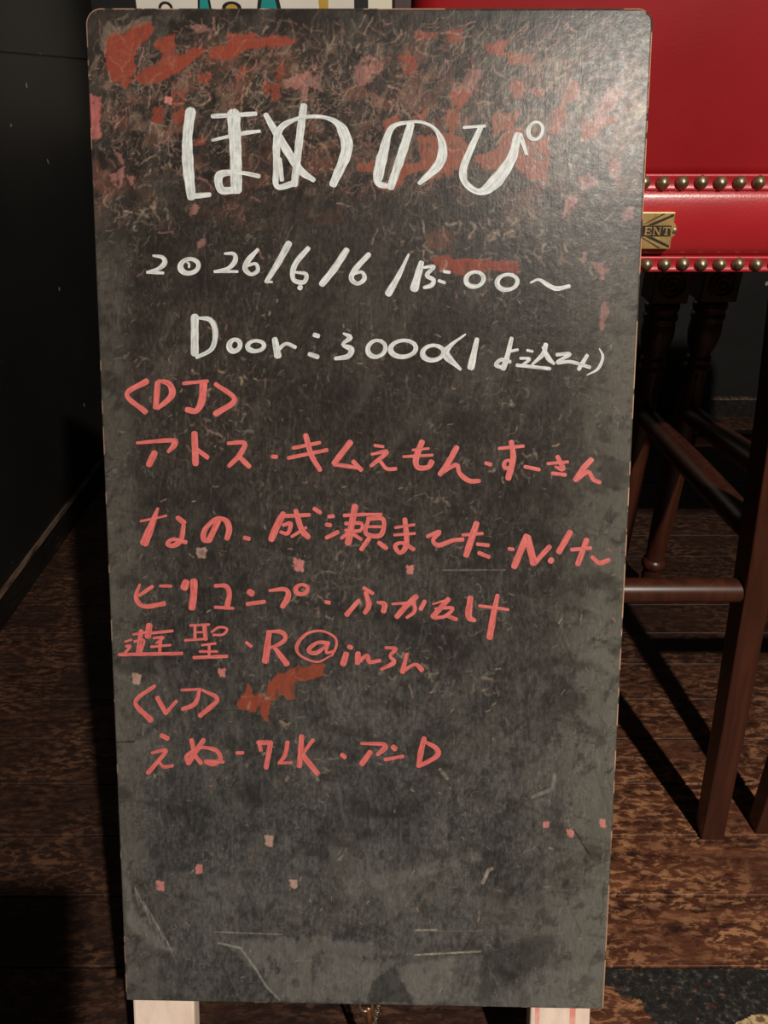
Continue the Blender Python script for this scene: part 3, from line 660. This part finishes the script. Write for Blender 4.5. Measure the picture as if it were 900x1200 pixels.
writing('date_lettering', M_WHITE, 'white date and time line', [
 (*DL, [[(92,92,8),(125,98,14),(134,118,18),(110,140,14),(70,152,8)], (11,70,152,128,155), ('o',224,130,33,26,18), (8,213,114,222,122,222,134), [(352,85,8),(385,86,14),(390,110,18),(365,138,14),(315,150,8)], (10,315,150,398,150),
   [(472,70,12),(437,110,20),(426,140,18),(448,160,14),(472,146,14),(465,122,12),(436,128,10)], [(585,48,24),(545,120,22),(504,186,16)], (8,500,188,524,188),
   [(655,66,18),(615,112,20),(599,150,18),(604,182,16),(640,188,16),(648,160,14),(610,152,10)], (20,626,208), [(795,72,22),(750,140,24),(705,196,22)], [(876,88,18),(828,140,20),(812,175,18),(835,194,14),(860,176,16),(850,152,12),(815,160,10)]]),
 (*DR, [[(152,88,8),(115,165,18),(78,230,26)], [(198,118,20),(172,212,30)], [(208,135,10),(244,132,12),(217,163,14),(242,180,16),(234,200,16),(208,208,12)], (11,280,150,300,153), (12,262,183,282,190), ('o',392,178,32,27,16), ('o',510,188,37,28,16),
   [(595,190,6),(625,179,10),(660,200,16),(690,212,16),(735,203,14)]])])
writing('price_lettering', M_WHITE, 'white door price line', [
 (*DL, [(27,243,314,243,448), [(256,318,10),(300,326,18),(318,370,20),(305,430,16),(250,462,12)], ('o',388,418,20,21,19), ('o',465,420,30,19,16), [(534,396,20),(545,456,26)], [(548,432,14),(575,412,12),(608,425,14)], (16,678,380,692,384), (16,660,450,690,460),
   [(784,375,8),(808,390,18),(780,415,10),(812,432,22),(800,458,18),(755,466,14)]]),
 (*DR, [('o',35,430,32,30,16), ('o',132,430,46,30,17), ('o',240,445,38,27,17), [(358,378,6),(305,418,14),(288,452,28),(340,505,10)], [(400,396,16),(378,498,26)], [(526,392,14),(508,465,18),(495,502,20)], (13,498,500,468,490,488,470,520,478), (10,520,440,548,434),
   (10,583,436,602,440), (10,558,465,592,467,566,490), (12,545,490,665,503), [(650,415,16),(640,450,16),(600,488,8)], [(640,425,10),(660,465,18),(680,485,10)], (12,690,452,738,450,692,480,742,478,810,498), (14,800,455,770,505), [(845,430,4),(858,460,10),(840,503,10),(800,526,4)]])])
A = (130, 430, 3.0); Bq = (400, 480, 2.8125)
writing('red_lettering', M_REDMK, 'red heading for the disc jockeys and their first line of names', [
 (*A, [[(126,50,20),(56,97,16),(122,158,18)], (20,165,56,158,142), [(168,48,10),(205,60,20),(214,100,22),(165,146,12)], (12,255,58,340,50), [(326,55,26),(320,120,24),(300,154,20),(268,150,20)], [(368,60,14),(435,115,18),(368,165,20)],
   [(92,267,10),(215,258,16),(222,275,20),(202,298,12)], (22,154,302,134,343), (22,294,234,298,340), (16,302,290,340,318), [(412,268,12),(470,268,16),(452,310,18),(415,348,14)], (17,452,316,486,350), (14,568,315,582,316), (12,640,285,735,266), (13,624,320,760,292), [(685,240,18),(705,310,18),(735,362,16)],
   [(842,265,20),(785,338,20)], (14,785,342,870,355), (15,852,332,880,362)]),
 (*Bq, [(10,110,118,138,122), [(100,147,8),(150,140,14),(98,185,12)], (12,130,172,150,195,180,195), [(266,106,18),(246,160,20),(252,190,16),(285,190,16),(298,172,18)], (9,205,155,300,150), (8,235,133,288,128), [(380,125,18),(352,175,18),(325,213,16)], [(330,210,10),(378,182,14),(390,210,14),(420,234,16),(455,235,12)], (12,476,176,492,181),
   (11,520,128,600,120), [(560,106,16),(566,160,18),(550,226,20)], ('o',548,180,12,13,13), (12,605,188,652,198), (10,680,178,746,172), [(712,155,14),(730,195,16),(705,188,8)], (12,695,210,738,215), [(824,165,18),(796,195,18),(770,232,14)], [(775,234,10),(812,206,14),(830,230,14),(852,240,12)]])])
C = (140, 570, 3.0); D = (420, 570, 2.903)
writing('red_lettering', M_REDMK, 'second red line of names', [
 (*C, [(8,75,122,165,103), [(135,78,10),(112,140,24),(88,198,30)], (17,205,110,228,128), [(226,135,14),(216,188,18),(190,208,16),(168,202,14),(188,186,12),(234,196,14)], [(348,120,20),(316,188,20)], [(318,190,16),(296,186,18),(302,150,18),(340,114,14),(374,120,18),(386,150,22),(378,184,16)], (14,440,180,456,184),
   [(576,96,20),(553,140,24),(534,186,22)], (13,565,105,668,100), [(576,136,12),(602,130,14),(592,165,14),(566,160,10)], [(620,85,16),(640,150,20),(664,178,18)], (11,656,145,606,176), (14,685,78,706,92), (13,736,106,752,104), (14,728,134,742,136), (14,728,180,768,160),
   (12,790,102,862,98), [(828,70,22),(815,140,22),(804,198,24)], (12,795,130,850,130,846,155,795,155), (11,780,182,806,160), (12,818,165,850,186)]),
 (*D, [(10,0,95,78,95), [(32,110,14),(84,112,14),(76,165,16),(26,160,14),(34,112,12)], (9,30,137,76,137), (15,36,178,10,214), (15,70,192,95,210), (9,125,140,190,130), (9,122,165,192,160), [(158,112,16),(164,195,18),(142,226,14),(125,202,14),(150,192,12),(188,214,14)],
   [(235,170,12),(276,154,14),(254,182,14),(272,200,16),(320,184,14),(355,180,14)], (10,355,165,422,160), [(402,126,20),(384,180,22),(366,234,20)], (12,405,196,442,200), (13,410,226,444,240), (12,512,212,526,214), [(572,170,22),(530,272,22)], [(576,174,22),(596,260,24)], (16,598,262,650,205),
   (20,720,156,682,222), (22,655,252), (12,725,215,790,210), (18,776,182,746,264), [(795,240,12),(820,260,16),(852,250,14)]])])
F = (130, 660, 3.6); G = (360, 660, 3.4615)
writing('red_lettering', M_REDMK, 'third and fourth red lines of names', [
 (*F, [[(122,90,10),(106,145,18),(140,182,18),(225,170,20)], (15,120,135,175,98), (12,208,95,255,97), [(316,80,30),(310,102,32)], [(350,76,30),(350,130,28),(342,188,28)], [(440,95,14),(485,96,18),(500,130,22),(490,184,22)], (13,440,185,516,190), (26,584,120,596,128), (16,575,172,648,162), [(670,115,12),(735,110,18),(748,138,24),(724,182,22)], ('o',805,110,26,20,18),
   (8,60,330,88,322), (11,65,350,82,350,60,378), (14,35,385,300,380), (10,95,300,148,290), (18,128,285,116,374), (11,100,330,140,325,126,375), (26,162,262,156,308), (12,165,295,260,285), (10,180,316,222,312,192,336), (14,210,322,206,370), (10,170,352,252,345),
   (10,335,262,415,258), (12,355,266,355,320), (17,395,262,400,320), (8,360,291,395,290), (10,312,325,406,318), (10,425,290,455,270,490,276,474,300,432,302), (10,385,345,442,338), (12,415,342,414,388), (10,375,372,448,372), (14,350,398,490,392), (14,572,334,592,350),
   [(668,290,20),(660,350,26),(652,412,28)], [(660,288,10),(720,290,18),(736,320,18),(692,350,14),(666,355,10)], [(690,355,16),(742,424,26)]]),
 (*G, [[(100,372,6),(40,400,8),(-30,372,10),(-40,330,14),(0,285,11),(60,275,9),(112,300,9),(118,335,10),(100,375,9)], [(86,324,16),(42,322,14),(5,352,16),(36,364,16),(86,328,12)], (11,86,324,78,362,112,354), (24,158,368,146,408), (16,168,338,180,342), (22,206,366,204,404), [(210,396,16),(244,374,16),(252,400,16),(295,394,14)], [(318,342,10),(360,347,16),(336,375,12),(352,402,18),(300,430,12)],
   [(405,368,14),(386,440,20)], [(390,436,14),(438,410,14),(465,432,20)], (15,76,157,90,160), (15,230,100,265,122), [(238,120,18),(250,170,22),(234,200,18)], [(208,152,16),(160,208,20)], [(285,158,10),(314,166,20),(310,194,22)], (10,345,165,438,158), [(442,135,22),(400,175,22),(364,216,22)], [(385,166,8),(430,166,14),(434,196,16),(404,220,12)], (18,476,155,460,185),
   (8,510,165,578,145), [(572,146,20),(510,216,22)], [(520,184,10),(590,182,14),(560,214,14),(518,222,14)], (15,565,212,606,228), [(662,140,22),(655,215,26),(680,232,14)], (12,698,172,815,188), [(772,130,16),(755,210,24),(740,300,26)]])])
Hh = (130, 780, 3.333); K = (360, 840, 4.5)
writing('red_lettering', M_REDMK, 'red heading for the video jockeys and their names', [
 (*Hh, [[(170,80,14),(96,142,16),(156,212,22)], [(182,125,18),(215,185,18)], (13,215,186,256,138), (10,275,95,350,92), [(346,95,12),(328,148,18),(280,170,14)], [(358,95,10),(415,132,18),(348,195,18)], (18,198,272,222,284), [(160,340,10),(215,330,16),(180,378,16),(145,418,18)], (12,188,376,206,395,242,390),
   [(315,290,18),(328,345,16),(352,380,16)], [(362,290,18),(302,380,20)], [(302,382,14),(296,352,14),(350,320,12),(410,330,16),(428,362,16),(400,386,14),(368,372,12),(440,375,12)], (13,492,340,516,340), (17,575,300,625,300), [(624,300,20),(606,398,18)], (14,578,296,586,330), [(690,298,16),(680,350,16),(655,380,10)], (11,655,380,705,378), (20,745,276,736,392), (14,790,290,746,346), (20,746,346,806,420)]),
 (*K, [(24,184,200,198,212), [(285,140,14),(400,144,20),(408,165,26),(370,198,20)], (28,332,186,288,248), (27,452,158,464,168), (18,410,225,505,208), [(617,112,24),(600,180,30),(588,258,26)], [(620,130,14),(680,165,26),(684,205,26),(590,260,20)]])])

# ---- timber of the sign
def bar(u0, u1, d0, d1, v0, v1):
    """timber lying along the panel: corners in panel axes"""
    return [B(u0, v0, d0), B(u1, v0, d0), B(u1, v0, d1), B(u0, v0, d1)], [B(u0, v1, d0), B(u1, v1, d0), B(u1, v1, d1), B(u0, v1, d1)]
LEGD = -0.0285
for u0, u1, mt in ((-0.2215, -0.1625, M_PINE), (0.158, 0.2150, M_PINEPINK)):
    mb = MB(); top_b, top_t = bar(u0, u1, -TH-0.0002, LEGD, -BH/2-0.12, BH/2-0.02)
    # foot cut flat on the floor
    ft = []
    for p in top_b:
        dirv = BR @ Vector((0, 0, -1)); k = (p.z-0.0)/(-dirv.z); ft.append(p+dirv*k)
    mb.hexa(ft, top_t); mb.build('front_leg', mt, sign, bevel=0.0025)
mb = MB(); b0, b1 = bar(-0.162, 0.1575, -TH-0.0002, LEGD, BH/2-0.075, BH/2-0.025); mb.hexa(b0, b1); mb.build('top_rail', M_PINE, sign, bevel=0.002)
# rear frame, folded flat against the front: the sign leans on the stool
RD0, RD1 = LEGD-0.0015, LEGD-0.0235
for u0, u1, mt in ((-0.2125, -0.1725, M_PINE), (0.168, 0.2060, M_PINE)):
    mb = MB(); top_b, top_t = bar(u0, u1, RD0, RD1, -BH/2-0.02, BH/2-0.006); mb.hexa(top_b, top_t); mb.build('rear_leg', mt, sign, bevel=0.002)
mb = MB(); b0, b1 = bar(-0.172, 0.1675, RD0, RD1, -BH/2+0.14, -BH/2+0.18); mb.hexa(b0, b1); mb.build('rear_rail', M_PINE, sign, bevel=0.002)
for u in (-0.192, 0.187):
    mb = MB(); p = B(u, BH/2-0.012, LEGD-0.0008); mb.lathe(p-Vector((0.015, 0, 0)), p+Vector((0.015, 0, 0)), [(0, 0.004), (1, 0.004)], 12); mb.build('hinge', M_STEEL, sign)
# ring, hook and chain under the panel's foot
ru0, rv0 = chart(428, 1180)
rc = B(ru0, -BH/2-0.014, -0.016)
mb = MB(); mb.tube([rc+Vector((0.0062*math.cos(a), 0, 0.0085*math.sin(a))) for a in [2*math.pi*i/24 for i in range(24)]], 0.0013, 8, closed=True); mb.build('eye_ring', M_STEEL, sign)
mb = MB(); p = rc+Vector((0.0022, 0.002, -0.005)); mb.tube([p, p+Vector((0.0006, 0, -0.02)), p+Vector((0.001, 0, -0.080)), p+Vector((-0.002, 0, -0.088)), p+Vector((-0.007, 0, -0.086)), p+Vector((-0.008, 0, -0.078))], 0.0026, 10); mb.build('copper_hook', M_COPPER, sign)
chain_r = MB(); q0_ = rc+Vector((0.0120, 0, 0.004))
for i in range(19):
    t = i; c = q0_+Vector((-0.0006*t, 0.0004*t, -0.0058*t)); e = Vector((1, 0.3, 0)) if i % 2 == 0 else Vector((0.2, 1, 0)); e.normalize()
    chain_r.tube([c+e*(0.0019*math.cos(a))+Vector((-0.0004, 0.0002, 0.0040))*math.sin(a) for a in [2*math.pi*k/12 for k in range(12)]], 0.0007, 6, closed=True)
chain_r.build('chain', M_STEEL, sign)

# ------------------------------------------------------------------ bar stools seen from behind
STX, STY = 0.235, 0.80
def make_stool():
    r = empty('bar_stool', (STX, STY, 0), 'red leather bar stool with brass badge, directly behind the chalkboard sign', 'bar stool', 'red leather bar stools')
    # seat cushion
    mb = MB(); mb.superbox((0, 0.262, 0.800), (0.242, 0.250, 0.050), 0.22, 48, 20); seat = mb.build('seat', M_LEATHER, r)
    # back band of the seat: padded roll between two nailed edgings
    def strip(mb, x0, x1, prof, nxs=48, curve=0.0, mi=0):
        n = len(prof); vs = []
        for i in range(nxs+1):
            x = x0+(x1-x0)*i/nxs; bow = curve*(1-(2*i/nxs-1)**2)
            for y, z in prof: vs.append((x, y-bow, z))
        fs = [(i*n+k, (i+1)*n+k, (i+1)*n+k+1, i*n+k+1) for i in range(nxs) for k in range(n-1)]
        fs += [tuple(range(n-1, -1, -1)), tuple(nxs*n+k for k in range(n))]
        mb.add(vs, fs, mi, True)
    xl, xr = -0.238, 0.238
    mb = MB(); pr = [(0.030, 0.8165)]+[(0.004-0.0095*math.sin(math.pi*t)**0.40, 0.8165-0.0625*t) for t in [i/14 for i in range(15)]]+[(0.030, 0.754)]
    strip(mb, xl, xr, pr); band = mb.build('back_roll', M_ROLL, r)
    for zc, nm in ((0.8205, 'u'), (0.7475, 'l')):
        mb = MB(); h = 0.0072
        pr = [(0.03, zc+h), (0.004, zc+h), (-0.0005, zc+h+0.0003), (-0.0022, zc+h-0.0012), (-0.0008, zc+h-0.003), (-0.0002, zc), (-0.0008, zc-h+0.003), (-0.0022, zc-h+0.0012), (-0.0005, zc-h-0.0003), (0.004, zc-h), (0.03, zc-h)]
        strip(mb, xl-0.001, xr+0.001, pr, 96); ed = mb.build('edging', M_TRIM, r); ed['label'] = 'bright red nailed edging'
        proto = None
        for k in range(28):
            x = -0.2268+0.0176*k + (0.0012 if nm == 'u' else -0.003)
            if x > 0.236: continue
            if proto is None:
                mb = MB(); R = 0.0064
                mb.lathe((0, 0.0012, 0), (0, -0.0062, 0), [(0, R*0.7), (0.04, R), (0.25, R*1.0), (0.5, R*0.88), (0.72, R*0.66), (0.88, R*0.42), (0.97, R*0.2), (1.0, 0.0004)], 20)
                proto = mb.build('nailhead', M_BRONZE, ed); o = proto
            else:
                o = proto.copy(); COL.objects.link(o); o.parent = ed
            o.location = (x, -0.001, zc+0.0003*math.sin(k*2.1)); o.rotation_euler = (0, k*0.7, 0)
    # upholstered backrest
    mb = MB()
    nxs, nzs = 40, 40; vs = []; fs = []
    W2 = 0.214; z0, z1 = 0.826, 1.135
    def back_y(x, z): 
        t = (z-z0)/(z1-z0); return 0.004 + 0.030*t - 0.010*math.sin(math.pi*min(1, max(0, t)))*(1-(x/W2)**4)
    for side_ in (0, 1):
        for j in range(nzs+1):
            z = z0+(z1-z0)*j/nzs; tz = j/nzs
            for i in range(nxs+1):
                tt = 2*i/nxs-1; x = W2*tt*(1-0.03*tz)
                rr = max(abs(tt), 0); ed_ = 0.018*max(0, (rr-0.93)/0.07)**2 + 0.018*max(0, (tz-0.94)/0.06)**2
                zz = z - 0.02*max(0, (rr-0.80)/0.2)**2*tz
                y = back_y(x, z) + (ed_ if side_ == 0 else 0.062-ed_)
                vs.append((x, y, zz))
    n = (nxs+1)*(nzs+1)
    for j in range(nzs):
        for i in range(nxs):
            a = j*(nxs+1)+i; fs.append((a, a+1, a+nxs+2, a+nxs+1)); fs.append((n+a, n+a+nxs+1, n+a+nxs+2, n+a+1))
    rg = [i for i in range(nxs+1)]+[j*(nxs+1)+nxs for j in range(1, nzs+1)]+[nzs*(nxs+1)+i for i in range(nxs-1, -1, -1)]+[j*(nxs+1) for j in range(nzs-1, 0, -1)]
    for a, b in zip(rg, rg[1:]+rg[:1]): fs.append((b, a, n+a, n+b))
    mb.add(vs, fs, 0, True); mb.build('backrest', M_LEATHER, r)
    # badge
    bx, bz = 0.0058, 0.7795
    mb = MB()
    def plate(x0, x1, z0, z1, y0, y1, mi): mb.box(x0, x1, y0, y1, z0, z1, mi)
    hw, hh = 0.0280, 0.0162; yf = -0.0105
    plate(bx-hw, bx+hw, bz-hh, bz+hh, yf, 0.004, 0)
    for s in (-1, 1):
        tb = [(bx+s*(hw+0.0062*math.cos(a)-0.002), bz+0.0062*math.sin(a)*1.2) for a in [math.radians(-90+180*i/12) for i in range(13)]]
        if s < 0: tb = tb[::-1]
        k0 = len(tb); mb.add([(x, -0.0085, z) for x, z in tb]+[(x, 0.002, z) for x, z in tb], [tuple(range(k0)), tuple(range(2*k0-1, k0-1, -1))]+[(i, k0+i, k0+(i+1) % k0, (i+1) % k0) for i in range(k0)], 0)
        mb.lathe((bx+s*(hw+0.0022), -0.0085, bz), (bx+s*(hw+0.0022), -0.0098, bz), [(0, 0.0026), (0.7, 0.0025), (1, 0.0016)], 14, 1)
    badge = mb.build('badge', [M_BRASS, M_STEEL], r, bevel=0.0006); badge['label'] = 'small brass badge with a crossed flag'
    mb = MB()
    def para(pts, y0, y1, mi): 
        k0 = len(pts); mb.add([(bx+x, y0, bz+z) for x, z in pts]+[(bx+x, y1, bz+z) for x, z in pts], [tuple(range(k0)), tuple(range(2*k0-1, k0-1, -1))]+[(i, k0+i, k0+(i+1) % k0, (i+1) % k0) for i in range(k0)], mi)
    for sx in (-1, 1):
        for sz in (-1, 1):
            f = lambda pts: [(sx*x, sz*z) for x, z in (pts if sx*sz > 0 else pts[::-1])]
            para(f([(0.0035, 0.0052), (0.0095, 0.0052), (0.0268, 0.0130), (0.0268, 0.0152)]), yf-0.0003, yf+0.0002, 0)
            para(f([(0.0002, 0.0062), (0.0012, 0.0062), (0.0190, 0.0152), (0.0166, 0.0152)]), yf-0.0003, yf+0.0002, 0)
    para([(-0.0268, -0.0048), (0.0262, -0.0048), (0.0262, 0.0048), (-0.0268, 0.0048)], yf-0.0003, yf+0.0002, 0)
    mb.build('blackened_lines', M_BLACKEN, badge)
    mb = MB(); ya, yb_ = yf-0.0010, yf-0.0002
    def L(x0, x1, z0, z1): mb.box(bx+x0, bx+x1, ya, yb_, bz+z0, bz+z1)
    h = 0.0036
    x = 0.0020                                         # E
    L(x, x+0.0016, -h, h); L(x-0.0005, x+0.0058, h-0.0011, h); L(x-0.0005, x+0.0060, -h, -h+0.0011); L(x+0.0016, x+0.0044, -0.0005, 0.0005); L(x+0.0050, x+0.0058, h-0.0026, h); L(x+0.0052, x+0.0060, -h, -h+0.0026); L(x+0.0038, x+0.0044, -0.0012, 0.0012)
    x = 0.0098                                         # N
    L(x, x+0.0010, -h, h); L(x+0.0054, x+0.0064, -h, h); L(x-0.0008, x+0.0016, h-0.0008, h); L(x+0.0046, x+0.0072, h-0.0008, h); L(x-0.0008, x+0.0018, -h, -h+0.0008)
    mb.add([(bx+x, ya, bz+h), (bx+x+0.0017, ya, bz+h), (bx+x+0.0064, ya, bz-h), (bx+x+0.0047, ya, bz-h)]+[(bx+x, yb_, bz+h), (bx+x+0.0017, yb_, bz+h), (bx+x+0.0064, yb_, bz-h), (bx+x+0.0047, yb_, bz-h)], [(0, 3, 2, 1), (4, 5, 6, 7), (0, 1, 5, 4), (1, 2, 6, 5), (2, 3, 7, 6), (3, 0, 4, 7)])
    x = 0.0186                                         # T
    L(x+0.0024, x+0.0040, -h, h); L(x-0.0004, x+0.0068, h-0.0011, h); L(x-0.0004, x+0.0003, h-0.0027, h); L(x+0.0061, x+0.0068, h-0.0027, h); L(x+0.0014, x+0.0050, -h, -h+0.0009)
    mb.build('lettering', M_BRASS, badge)
    # rear legs: square, raked back and out
    for s in (-1, 1):
        mb = MB(); secs = []
        for z, xo, y, wd, dp in ((0.0, 0.2225, -0.041, 0.0305, 0.026), (0.20, 0.2145, -0.036, 0.030, 0.032), (0.40, 0.2065, -0.025, 0.030, 0.038), (0.60, 0.1985, -0.008, 0.030, 0.044), (0.76, 0.191, 0.012, 0.030, 0.046)):
            xs = sorted((s*xo, s*(xo-wd))); secs.append([(xs[0], y, z), (xs[1], y, z), (xs[1], y+dp, z), (xs[0], y+dp, z)])
        vs = [p for q in secs for p in q]; fs = [(3, 2, 1, 0), tuple(16+i for i in range(4))]
        for i in range(4):
            for k in range(4): fs.append((i*4+k, i*4+(k+1) % 4, (i+1)*4+(k+1) % 4, (i+1)*4+k))
        mb.add(vs, fs); mb.build('rear_leg', M_MAHOG, r, bevel=0.0022)
    # front legs: turned, with a carved block on top
    for s in (-1, 1):
        x, yt, yb2 = s*0.205, 0.475, 0.530
        leg = MB(); top = Vector((x, yt, 0.772)); bot = Vector((s*0.208, yb2, 0.0))
        def P(z): return top.lerp(bot, (0.772-z)/0.772)
        prof = [(0.600, 0.020), (0.596, 0.026), (0.590, 0.0275), (0.584, 0.026), (0.581, 0.0235), (0.577, 0.0265), (0.571, 0.027), (0.566, 0.024), (0.560, 0.0255), (0.545, 0.0262), (0.525, 0.0225), (0.512, 0.0175), (0.508, 0.0165), (0.504, 0.0195), (0.498, 0.020), (0.494, 0.0175), (0.489, 0.021), (0.481, 0.0215), (0.475, 0.0185), (0.468, 0.0170), (0.44, 0.0180), (0.39, 0.0205), (0.33, 0.0215), (0.22, 0.0205), (0.13, 0.0180), (0.098, 0.0165), (0.094, 0.021), (0.087, 0.0228), (0.080, 0.021), (0.076, 0.0165), (0.05, 0.0180), (0.012, 0.0155), (0.0, 0.0150)]
        z_a, z_b = 0.605, 0.0
        leg.lathe(P(0.605), bot, [(0, 0.019)]+[((0.605-z)/0.605, rr) for z, rr in prof], 28)
        c0 = P(0.60); c1_ = P(0.772); hb = 0.0285
        leg.hexa([c0+Vector(d) for d in ((-hb, -hb, 0), (hb, -hb, 0), (hb, hb, 0), (-hb, hb, 0))], [c1_+Vector(d) for d in ((-hb, -hb, 0), (hb, -hb, 0), (hb, hb, 0), (-hb, hb, 0))])
        lo = leg.build('front_leg', M_MAHOG, r, bevel=0.002)
        ro = MB(); pc = P(0.628)+Vector((0, -hb, 0))
        for R_, tr in ((0.0185, 0.0028), (0.0105, 0.0026)):
            ro.tube([pc+Vector((R_*math.cos(a), -0.0006, R_*math.sin(a))) for a in [2*math.pi*k/28 for k in range(28)]], tr, 8, closed=True)
        ro.lathe(pc+Vector((0, 0.001, 0)), pc+Vector((0, -0.005, 0)), [(0, 0.0055), (0.5, 0.005), (1, 0.002)], 14)
        ro.build('carved_rosette', M_MAHOG, lo)
    # stretchers
    mb = MB(); mb.lathe((-0.194, -0.009, 0.380), (0.194, -0.009, 0.380), [(0, 0.0140), (0.02, 0.0145), (0.5, 0.0150), (0.98, 0.0145), (1, 0.0140)], 24); mb.build('rear_stretcher', M_MAHOG, r)
    for s in (-1, 1):
        a = Vector((s*0.190, -0.002, 0.447)); b = Vector((s*0.207, 0.500, 0.404))
        mb = MB(); mb.lathe(a, b, [(0, 0.014), (0.08, 0.017), (0.5, 0.0195), (0.92, 0.017), (1, 0.014)], 22); mb.build('side_stretcher', M_MAHOG, r)
    mb = MB(); mb.box(-0.190, 0.190, 0.487, 0.514, 0.342, 0.366); mb.build('front_footrest', M_MAHOG, r, bevel=0.005, seg=3)
    # seat rails
    mb = MB(); mb.box(-0.200, 0.200, 0.075, 0.46, 0.735, 0.765); mb.build('seat_frame', M_MAHOG, r, bevel=0.003)
    return r
def copy_tree(o, parent=None):
    c = o.copy(); COL.objects.link(c)
    if parent: c.parent = parent
    for ch in list(o.children): copy_tree(ch, c)
    return c
stool = make_stool()
stool2 = copy_tree(stool); stool2.location = (STX+0.491, STY+0.010, 0)
stool2['label'] = 'second red leather bar stool, cut off by the right edge of the photo'

# ------------------------------------------------------------------ the photographer's phone on a stand added in place of the hand, out of frame; its shadow falls at the lower left
M_PHONE = Mat('phone_black', rough=0.25); M_PHONE.base(M_PHONE.ramp(M_PHONE.noise(M_PHONE.coord('Object'), 50), [(0.3, lin(16, 16, 17)), (0.7, lin(24, 24, 26))]))
def floor_at(px, py):
    X = (px-450)/FPX; Yd = (py-600)/FPX; d = Vector((X, -Yd*_sp+_cp, -Yd*_cp-_sp)); return Vector((0, 0, EYE))+d*(-EYE/d.z)

Q = floor_at(88, 1037); ck = (0.935-Q.z)/(LAMP.z-Q.z); PC = Q.lerp(LAMP, ck)       # the phone's upper right corner
phx = Vector((1, 0, 0)); phu = Vector((0, _sp, _cp)); phn = Vector((0, -_cp, _sp))     # upright in the picture, back to the scene
PWD, PHT, PTH = 0.078, 0.163, 0.009
pc = PC - phx*(PWD/2) - phu*(PHT/2)
stand = empty('phone_stand', (pc.x, pc.y-0.06, 0), 'black tripod stand added under the phone in place of a hand, behind the viewpoint', 'tripod')
phone = empty('smartphone', pc, 'black smartphone held upright by the tripod stand, behind the viewpoint', 'phone')
def slab(mb, w_, h_, t0, t1, r_=0.010, mi=0):
    pts = []
    for sx, sy, a0 in ((1, 1, 0), (-1, 1, 90), (-1, -1, 180), (1, -1, 270)):
        for k in range(7):
            a = math.radians(a0+15*k); pts.append((sx*(w_/2-r_)+r_*math.cos(a), sy*(h_/2-r_)+r_*math.sin(a)))
    n = len(pts); mb.add([phx*x+phu*y-phn*t0 for x, y in pts]+[phx*x+phu*y-phn*t1 for x, y in pts], [tuple(range(n)), tuple(range(2*n-1, n-1, -1))]+[(i, n+i, n+(i+1) % n, (i+1) % n) for i in range(n)], mi)
mb = MB(); slab(mb, PWD, PHT, 0, PTH); mb.build('body', M_PHONE, phone, bevel=0.001)
M_SCREEN = Mat('phone_screen', rough=0.08); M_SCREEN.base(M_SCREEN.ramp(M_SCREEN.noise(M_SCREEN.coord('Object'), 8), [(0.3, lin(8, 8, 9)), (0.7, lin(12, 12, 14))]))
mb = MB(); slab(mb, PWD-0.006, PHT-0.006, -0.0006, 0.0004, 0.008); mb.build('screen', M_SCREEN, phone)
for k in range(2):
    mb = MB(); c = phx*(-0.024)+phu*(0.062-0.022*k)-phn*PTH; mb.lathe(c, c-phn*0.002, [(0, 0.0085), (0.6, 0.0085), (1, 0.007)], 20); mb.build('camera_lens', M_SCREEN, phone)
so = Vector((pc.x, pc.y-0.06, 0)); hub = Vector((0, 0, 0.48)); bot = pc-phu*(PHT/2)-so
mb = MB(); mb.tube([hub, Vector((0, 0, 0.68)), bot+phn*0.0-phu*0.03+Vector((0, -0.004, 0)), bot-phu*0.010-phn*0.0045], 0.009, 12); mb.build('centre_column', M_PHONE, stand)
mb = MB(); cb = bot-phn*0.0045-phu*0.0075
a = [phx*0.030*sx+phn*0.012*sy for sx, sy in ((-1, -1), (1, -1), (1, 1), (-1, 1))]
mb.hexa([cb+p-phu*0.007 for p in a], [cb+p+phu*0.007 for p in a]); mb.build('clamp', M_PHONE, stand, bevel=0.001)
for k in range(3):
    an = math.radians(90+120*k); mb = MB(); e = Vector((0.20*math.cos(an), 0.20*math.sin(an), 0.006)); mb.tube([hub, e], 0.008, 10); lg = mb.build('leg', M_PHONE, stand)
    mb = MB(); mb.lathe(e+Vector((0, 0, 0.008)), e-Vector((0, 0, 0.006)), [(0, 0.010), (0.5, 0.012), (1, 0.011)], 14); mb.build('rubber_foot', M_PHONE, lg)
